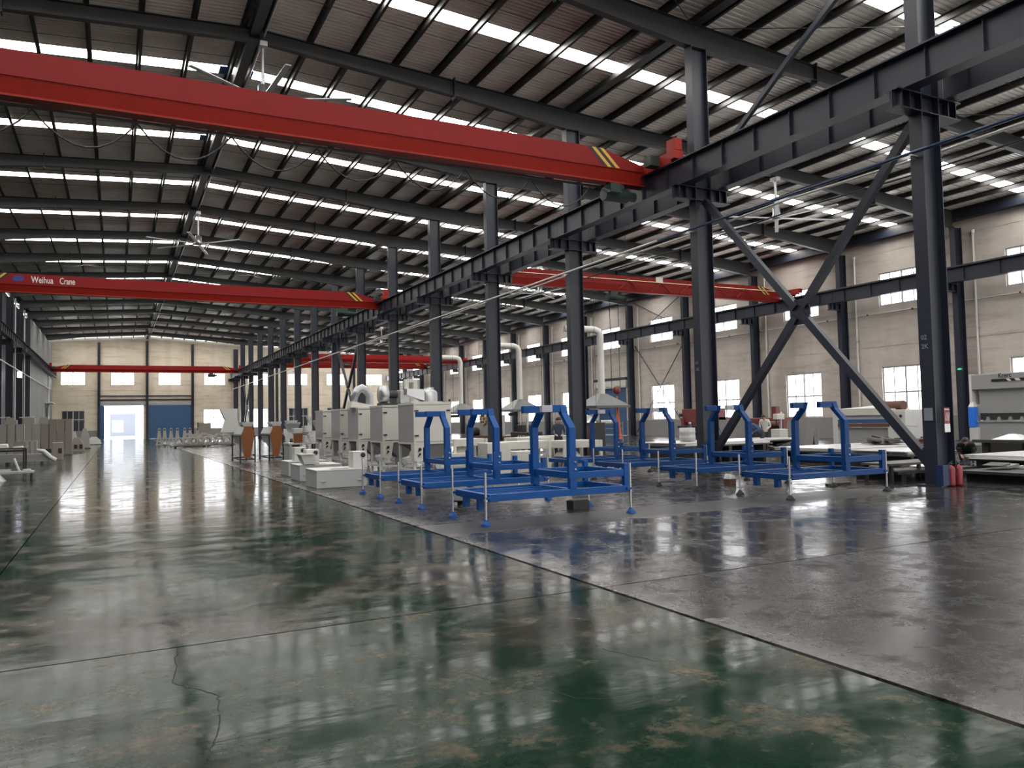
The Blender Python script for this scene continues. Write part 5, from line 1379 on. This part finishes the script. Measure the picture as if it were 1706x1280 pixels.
def frames_and_tables():
    # cream machine frames between the groups
    def cream(x, y, wd, dp, h, lab, top=True, rz=0):
        t = thing('cream_stand', lab, 'stand', (x, y, 0), 'cream machine stands in the right hall', rz)
        for a in (0, wd):
            for b in (0, dp):
                m = MB(); m.box(a - .05, b - .05, 0, a + .05, b + .05, h); m.build('leg', 'machine_cream', t)
        m = MB(); m.box(0, 0, h - .26, wd, dp, h); m.build('head_box', 'machine_cream', t, bevel=.015)
        m = MB(); m.box(0, -.03, .22, wd, .03, .30); m.build('lower_rail', 'machine_cream', t)
        m = MB(); m.box(0, dp - .03, .22, wd, dp + .03, .30); m.build('lower_rail', 'machine_cream', t)
        if top:
            m = MB(); m.loft([[(wd * .1, dp * .1, .30), (wd * .5, dp * .1, .30), (wd * .5, dp * .8, .30), (wd * .1, dp * .8, .30)], [(wd * .2, dp * .3, h - .26), (wd * .4, dp * .3, h - .26), (wd * .4, dp * .6, h - .26), (wd * .2, dp * .6, h - .26)]]); m.build('inner_chute', 'machine_white', t)
        return t
    cream(14.0, 23.4, 1.5, 1.3, .86, 'cream machine stand in front of the worker in navy')
    cream(11.3, 22.4, 1.5, 1.0, .93, 'cream machine stand with a wide head box, behind the second blue frame')
    cream(13.0, 25.0, 1.4, 1.0, .98, 'cream machine stand left of the worker in navy', False)
    cream(10.6, 25.2, 1.2, 1.0, 1.0, 'cream machine stand right of the nearest filter cabinet')
    cream(15.2, 27.5, 1.6, 1.0, .95, 'cream machine stand behind the worker in navy', False)
    for i, (x, y, wd, dp, h, mt, lab) in enumerate(((11.0, 21.3, .75, .7, .66, 'machine_cream', 'cream box on the floor behind the second blue frame'), (10.2, 24.9, .9, .6, .52, 'machine_cream', 'low cream box behind the third blue frame'), (9.6, 20.4, .75, .7, .98, 'machine_cream', 'upright cream box beside the nearest filter cabinet'), (12.4, 19.6, .5, .5, .45, 'machine_white', 'small white box near the farthest right frame'))):
        t = thing('cream_box', lab, 'box', (x, y, 0))
        m = MB(); m.box(0, 0, 0, wd, dp, h); m.build('box_body', mt, t, bevel=.015)
        m = MB(); m.box(.05, -.012, .06, wd - .05, 0, h - .06); m.build('front_panel', mt, t)
    # sheet metal on low pallets
    def sheets(x0, y0, x1, y1, z, lab, n=3, mt='sheet_white', rz=0.0):
        cx, cy = (x0 + x1) / 2, (y0 + y1) / 2
        t = thing('sheet_pallet', lab, 'pallet', (cx, cy, 0), 'sheet metal on low pallets', rz)
        wx, wy = (x1 - x0) / 2, (y1 - y0) / 2
        for a in (-.8, 0, .8):
            m = MB(); m.box(wx * a - .06, -wy, 0, wx * a + .06, wy, z - .08); m.build('runner', 'dark_machine', t)
        m = MB(); m.box(-wx, -wy, z - .08, wx, wy, z - .03); m.build('deck', 'sheet_dark', t)
        rnd = random.Random(int(x0 * 10 + y0))
        for k in range(n):
            d = .12 * rnd.uniform(-1, 1); e = .2 * rnd.uniform(-1, 1)
            m = MB(); m.loft([[(-wx + .05 + d, -wy + .05 + e, z - .03 + k * .035), (wx - .05 + d, -wy + .05 + e, z - .03 + k * .035), (wx - .05 + d, wy - .05 + e, z - .03 + k * .035), (-wx + .05 + d, wy - .05 + e, z - .03 + k * .035)],
                              [(-wx + .05 + d, -wy + .05 + e, z - .005 + k * .035), (wx - .05 + d, -wy + .05 + e, z - .005 + k * .035), (wx - .05 + d, wy - .05 + e, z - .005 + k * .035), (-wx + .05 + d, wy - .05 + e, z - .005 + k * .035)]])
            o = m.build('metal_sheet', mt, None, loc=(cx, cy, 0)); o.rotation_euler = (0, 0, rz)
            tag(o, '%s sheet of the stack on the %s' % (['lowest', 'middle', 'top'][k] if n == 3 else ['lower', 'top'][k], lab), 'sheet', 'flat metal sheets', 'thing')
    sheets(20.2, 14.7, 22.5, 16.8, .42, 'low pallet left of the nearest column')
    sheets(20.6, 17.2, 25.6, 20.2, .42, 'low pallet behind the nearest right frame')
    sheets(19.6, 10.0, 24.5, 12.6, .42, 'low pallet right of the nearest column')
    sheets(16.7, 20.2, 20.6, 22.6, .68, 'pallet left of the second column')
    sheets(23.0, 24.6, 26.6, 26.9, .55, 'pallet at the feet of the workers', 2)
    t = thing('low_bench', 'low dark steel bench standing against the left foot of the nearest column', 'bench', (16.85, 12.24, 0))
    m = MB(); m.box(-1.1, -.35, .40, 1.0, .45, .45); m.build('bench_top', 'sheet_dark', t)
    for x in (-1.0, .9):
        for y in (-.28, .38):
            m = MB(); m.box(x - .035, y - .035, 0, x + .035, y + .035, .40); m.build('leg', 'black', t)
    for i, (x, y, wx, wy, z, lab) in enumerate(((17.9, 12.9, 1.5, .7, .22, 'dark scrap plate pallet behind the nearest column'), (18.9, 10.6, 1.6, .75, .26, 'dark scrap plate pallet right of the nearest column'), (20.9, 8.9, 1.5, .7, .26, 'dark scrap plate pallet at the right edge'))):
        t = thing('scrap_pallet', lab, 'pallet', (x, y, 0), 'dark pallets of scrap plates')
        for a in (-.8, .8):
            m = MB(); m.box(wx * a - .09, -wy * .9, 0, wx * a + .09, wy * .9, z - .06); m.build('runner', 'black', t)
        m = MB(); m.box(-wx, -wy, z - .06, wx, wy, z); m.build('deck', 'dark_machine', t)
        rnd = random.Random(i + 40)
        for k in range(5):
            a = rnd.uniform(-wx * .7, wx * .4); b = rnd.uniform(-wy * .6, wy * .3); l1 = rnd.uniform(.5, 1.3); l2 = rnd.uniform(.25, .6); zz = z + k * .021; q = rnd.uniform(0, .05)
            m = MB(); m.loft([[(a, b, zz), (a + l1, b + .1, zz), (a + l1, b + l2, zz), (a, b + l2 * .8, zz)], [(a, b, zz + .02), (a + l1, b + .1, zz + .02 + q), (a + l1, b + l2, zz + .02 + q), (a, b + l2 * .8, zz + .02)]])
            o = m.build('scrap_plate', ['sheet_dark', 'sheet_white', 'sheet_dark', 'bare_steel', 'sheet_dark'][k], None, loc=(x, y, 0)); tag(o, '%s loose plate from below on the %s' % (ORD[k + 1], lab.replace('dark scrap plate pallet', 'scrap pallet')), 'plate', 'loose scrap plates', 'thing')
    # heaps on the sheets
    for i, (x, y, z, wd, h, mt, lab) in enumerate(((24.3, 18.6, .52, 1.2, .30, 'sheet_dark', 'crumpled dark foil heap on the sheets before the white press'), (24.6, 17.3, .52, .8, .25, 'rust', 'rusty brown scrap heap on the sheets before the white press'), (23.2, 21.9, .0, 1.4, .75, 'dark_machine', 'dark round scrap bin left of the white press'), (22.8, 23.6, .0, 1.2, .62, 'bare_steel', 'heap of bright offcuts behind the right frames'), (19.5, 31.0, 0.0, 1.6, .8, 'sheet_dark', 'dark heap of offcuts behind the third right frame'))):
        t = thing('scrap_heap', lab, 'scrap', (x, y, z))
        rnd = random.Random(90 + i)
        for k in range(7):
            a, b = rnd.uniform(-wd * .5, wd * .3), rnd.uniform(-wd * .4, wd * .4); zz = rnd.uniform(0, h * .5); l = rnd.uniform(.3, .7) * wd
            d = Vector((rnd.uniform(-1, 1), rnd.uniform(-1, 1), rnd.uniform(-.25, .25))).normalized()
            m = MB(); p = Vector((a, b, zz + .05)); m.bar(p, p + d * l * .7, rnd.uniform(.1, .25) * wd, .05 + .12 * h * rnd.random()); m.build('scrap_piece', mt, t)
        m = MB(); m.loft([[(-wd / 2, -wd * .4, 0), (wd / 2, -wd * .4, 0), (wd / 2, wd * .4, 0), (-wd / 2, wd * .4, 0)], [(-wd * .3, -wd * .2, h * .7), (wd * .25, -wd * .25, h * .5), (wd * .3, wd * .2, h * .75), (-wd * .25, wd * .25, h * .45)]]); m.build('heap_core', mt, t)
    t = thing('grey_drum', 'grey steel drum standing on the sheets left of the second column', 'drum', (17.8, 21.4, .76))
    m = MB(); m.lathe([(.20, 0), (.27, .01), (.27, .12), (.285, .14), (.27, .16), (.27, .30), (.285, .32), (.27, .34), (.27, .46), (.25, .47)], n=18); m.build('drum_body', 'machine_grey', t)
    # grey steel racks by the wall behind the sling
    t = thing('part_rack', 'grey rack of small pale parts behind the lifting sling', 'rack', (30, 44.5, 0))
    for z in (.45, .85, 1.2):
        m = MB(); m.box(0, -1.1, z, .6, 1.1, z + .04); m.build('shelf', 'hopper_grey', t)
    for y in (-1.08, 1.08):
        for x in (.03, .57):
            m = MB(); m.box(x - .03, y - .03, 0, x + .03, y + .03, 1.35); m.build('upright', 'hopper_grey', t)
    for k in range(8):
        o = MB(); o.lathe([(.03, 0), (.10, .02), (.06, .12), (.09, .2), (.03, .24)], (0, 0, 0), 10)
        tag(o.build('turned_part', 'text_white', None, loc=(30.2, 43.6 + k * .25, 1.24)), '%s pale turned part from the right on the top of the grey rack' % ORD[k + 1], 'part', 'turned parts on the rack', 'thing')
    # distant pale machinery behind the far columns
    rnd = random.Random(23)
    spots = [(12.2, 52, 1.2, 1.9), (13.6, 47, 1.0, 1.5), (11.3, 57, 1.1, 1.7), (18.4, 56, 1.3, 2.1), (19.4, 63, 1.4, 2.2), (12.8, 64, 1.2, 1.8), (21.5, 70, 1.5, 2.3), (14.2, 72, 1.2, 2.0), (9.6, 46, 1.0, 1.2), (18.0, 80, 1.5, 2.4)]
    for i, (x, y, s, h) in enumerate(spots):
        t = thing('distant_machine', '%s pale hopper machine from the camera, between the far middle-row columns' % ORD[i + 1], 'machine', (x, y, 0), 'distant pale hopper machines')
        m = MB(); m.box(-s / 2, -.4, .5, s / 2, .4, h * .62); m.build('body', 'machine_white', t)
        m = MB(); m.loft([[(-s * .2, -.2, h * .62), (s * .2, -.2, h * .62), (s * .2, .2, h * .62), (-s * .2, .2, h * .62)], [(-s * .45, -.35, h), (s * .45, -.35, h), (s * .45, .35, h), (-s * .45, .35, h)]]); m.build('hopper', 'machine_white' if i % 2 else 'zinc', t)
        for a in (-1, 1):
            for b in (-.32, .32):
                m = MB(); m.box(a * s * .42 - .05, b - .05, 0, a * s * .42 + .05, b + .05, .5); m.build('leg', 'dark_machine' if i % 3 == 0 else 'machine_white', t)
        m = MB(); m.tube((-s * .62, -.2, .7), (-s * .5, -.2, .7), .14, n=12); m.build('motor', 'dark_machine', t)
frames_and_tables()

# ================================================================== PEOPLE
def person(x, y, heading, label, top, legs, lean=0.0, arms='work', head_tilt=0.35, scale=1.0, crouch=False):
    """standing figure; local -y is its front. lean bends the trunk forward at the hips (radians)"""
    J, Rr, E, K = [], [], [], []
    def j(p, r, parent=None, kind=None):
        J.append(Vector(p)); Rr.append(r)
        if parent is not None: E.append((parent, len(J) - 1)); K.append(kind)
        return len(J) - 1
    hip = Vector((0, .10, .34) if crouch else (0, 0, .92))
    dz = Vector((0, .10, -.58)) if crouch else Vector((0, 0, 0))
    def up(p):
        v = Vector(p) + dz - hip
        c, s_ = math.cos(lean), math.sin(lean)
        return hip + Vector((v.x, v.y * c - v.z * s_, v.y * s_ + v.z * c))
    pel = j(hip, .135)
    sp = j(up((0, .0, 1.10)), .13, pel, 'top')
    ch = j(up((0, .0, 1.30)), .155, sp, 'top')
    nb = j(up((0, .0, 1.45)), .075, ch, 'top')
    nk = j(up((0, -.015, 1.51)), .052, nb, 'skin')
    def hd(p):   # head nods forward about the neck
        v = Vector(p) - Vector((0, -.015, 1.51)); c, s_ = math.cos(head_tilt), math.sin(head_tilt)
        return up(Vector((0, -.015, 1.51)) + Vector((v.x, v.y * c - v.z * s_, v.y * s_ + v.z * c)))
    h1 = j(hd((0, -.045, 1.57)), .068, nk, 'skin'); h2 = j(hd((0, -.02, 1.64)), .092, h1, 'skin'); h3 = j(hd((0, -.005, 1.71)), .072, h2, 'skin')
    for s_ in (-1, 1):
        sh = j(up((s_ * .185, 0, 1.41)), .066, ch, 'top')
        if arms == 'work':
            el = up((s_ * .24, -.06, 1.14)); wr = el + Vector((-s_ * .10, -.22, -.05 - .1 * lean))
        else:
            el = up((s_ * .25, .02, 1.13)); wr = el + Vector((0, -.10, -.25))
        e = j(el, .048, sh, 'top'); wq = j(wr, .030, e, 'top')
        d = (wr - el).normalized(); side = Vector((s_, 0, 0)); side = (side - d * side.dot(d)).normalized(); nrm = d.cross(side).normalized()
        pa = j(wr + d * .06, .030, wq, 'skin')
        for f, ln in ((-1.5, .062), (-.5, .075), (.5, .070), (1.5, .055)):
            a = j(wr + d * .095 + side * f * .018, .0095, pa, 'skin')
            b = j(wr + d * (.095 + ln * .5) + side * f * .02 - nrm * .008 * s_, .009, a, 'skin')
            j(wr + d * (.095 + ln * .9) + side * f * .02 - nrm * .028 * s_, .008, b, 'skin')
        a = j(wr + d * .045 - side * .035, .0105, pa, 'skin'); j(wr + d * .085 - side * .058, .009, a, 'skin')
        if crouch:
            hp = j((s_ * .105, .06, .33), .098, pel, 'legs'); kn = j((s_ * .19, -.30, .50), .066, hp, 'legs'); an = j((s_ * .15, -.04, .09), .045, kn, 'legs'); j((s_ * .17, -.22, .035), .036, an, 'shoe')
            continue
        hp = j((s_ * .095, 0, .86), .098, pel, 'legs')
        kn = j((s_ * .10, -.03, .48), .062, hp, 'legs'); an = j((s_ * .105, .01, .09), .042, kn, 'legs')
        j((s_ * .115, -.16, .035), .034, an, 'shoe')
    me = bpy.data.meshes.new('body'); me.from_pydata([v * scale for v in J], E, [])
    o = bpy.data.objects.new('body', me); COL.objects.link(o)
    sk = o.modifiers.new('skin', 'SKIN'); sk.use_smooth_shade = True
    for i, v in enumerate(me.skin_vertices[0].data): v.radius = (Rr[i] * scale, Rr[i] * scale); v.use_root = (i == 0)
    sb = o.modifiers.new('sub', 'SUBSURF'); sb.levels = 1; sb.render_levels = 1
    m2 = bpy.data.meshes.new_from_object(o.evaluated_get(bpy.context.evaluated_depsgraph_get()))
    bpy.data.objects.remove(o)
    mats = ['skin', top, legs, 'black']
    m2.materials.clear()
    for m in mats: m2.materials.append(M[m])
    idx = {'skin': 0, 'top': 1, 'legs': 2, 'shoe': 3}
    for p in m2.polygons:
        c = p.center; best = None
        for (a, b), k in zip(E, K):
            A, B = J[a] * scale, J[b] * scale; ab = B - A; t = max(0, min(1, (c - A).dot(ab) / max(1e-9, ab.length_squared)))
            dd = (c - (A + ab * t)).length - (Rr[a] * (1 - t) + Rr[b] * t) * scale
            if best is None or dd < best[0]: best = (dd, k)
        p.material_index = idx[best[1]]; p.use_smooth = True
    t = thing('person', label, 'person', (x, y, 0), None, heading)
    put('body', m2, t)
    def hv(p): return hd(p) * scale
    hm = MB(); c = hv((0, .012, 1.665)); r = .105 * scale
    prof = [(max(.002, r * math.sin(a)), r * math.cos(a)) for a in [math.pi * (.58 - .58 * k / 6) for k in range(7)]]
    hm.lathe(prof, c, 14); hm.build('hair', 'hair', t)
    fm = MB(); a, b, d = hv((0, -.105, 1.635)), hv((0, -.135, 1.605)), hv((0, -.10, 1.60)); fm.path([a, b, d], [.010, .016, .012], 6); fm.build('nose', 'skin', t)
    for s_ in (-1, 1):
        e = MB(); e.ball(hv((s_ * .034, -.102, 1.645)), .012, 8); e.build('eye', 'black', t)
        e = MB(); e.ball(hv((s_ * .094, -.015, 1.63)), .022, 8); e.build('ear', 'skin', t)
    e = MB(); e.bar(hv((-.025, -.108, 1.575)), hv((.025, -.108, 1.575)), .010, .008); e.build('mouth', 'rust', t)
    return t
person(14.9, 25.35, R_(-25), 'person in navy work clothes standing with head bowed behind the cream stands', 'navy_cloth', 'dark_trousers', .15, 'work', .6, .99)
person(25.6, 25.7, R_(-120), 'person in blue work clothes bending far over beside the red press', 'blue_cloth', 'dark_trousers', 1.0, 'work', .2)
person(26.5, 26.35, R_(-60), 'person in a pale shirt and dark trousers bending next to the worker in blue', 'pale_cloth', 'dark_trousers', .5, 'work', .5)
person(23.4, 15.0, R_(-60), 'person in black crouching behind the nearest column, by the fire extinguishers', 'black_cloth', 'black_cloth', .95, 'work', .5, 1.0, True)
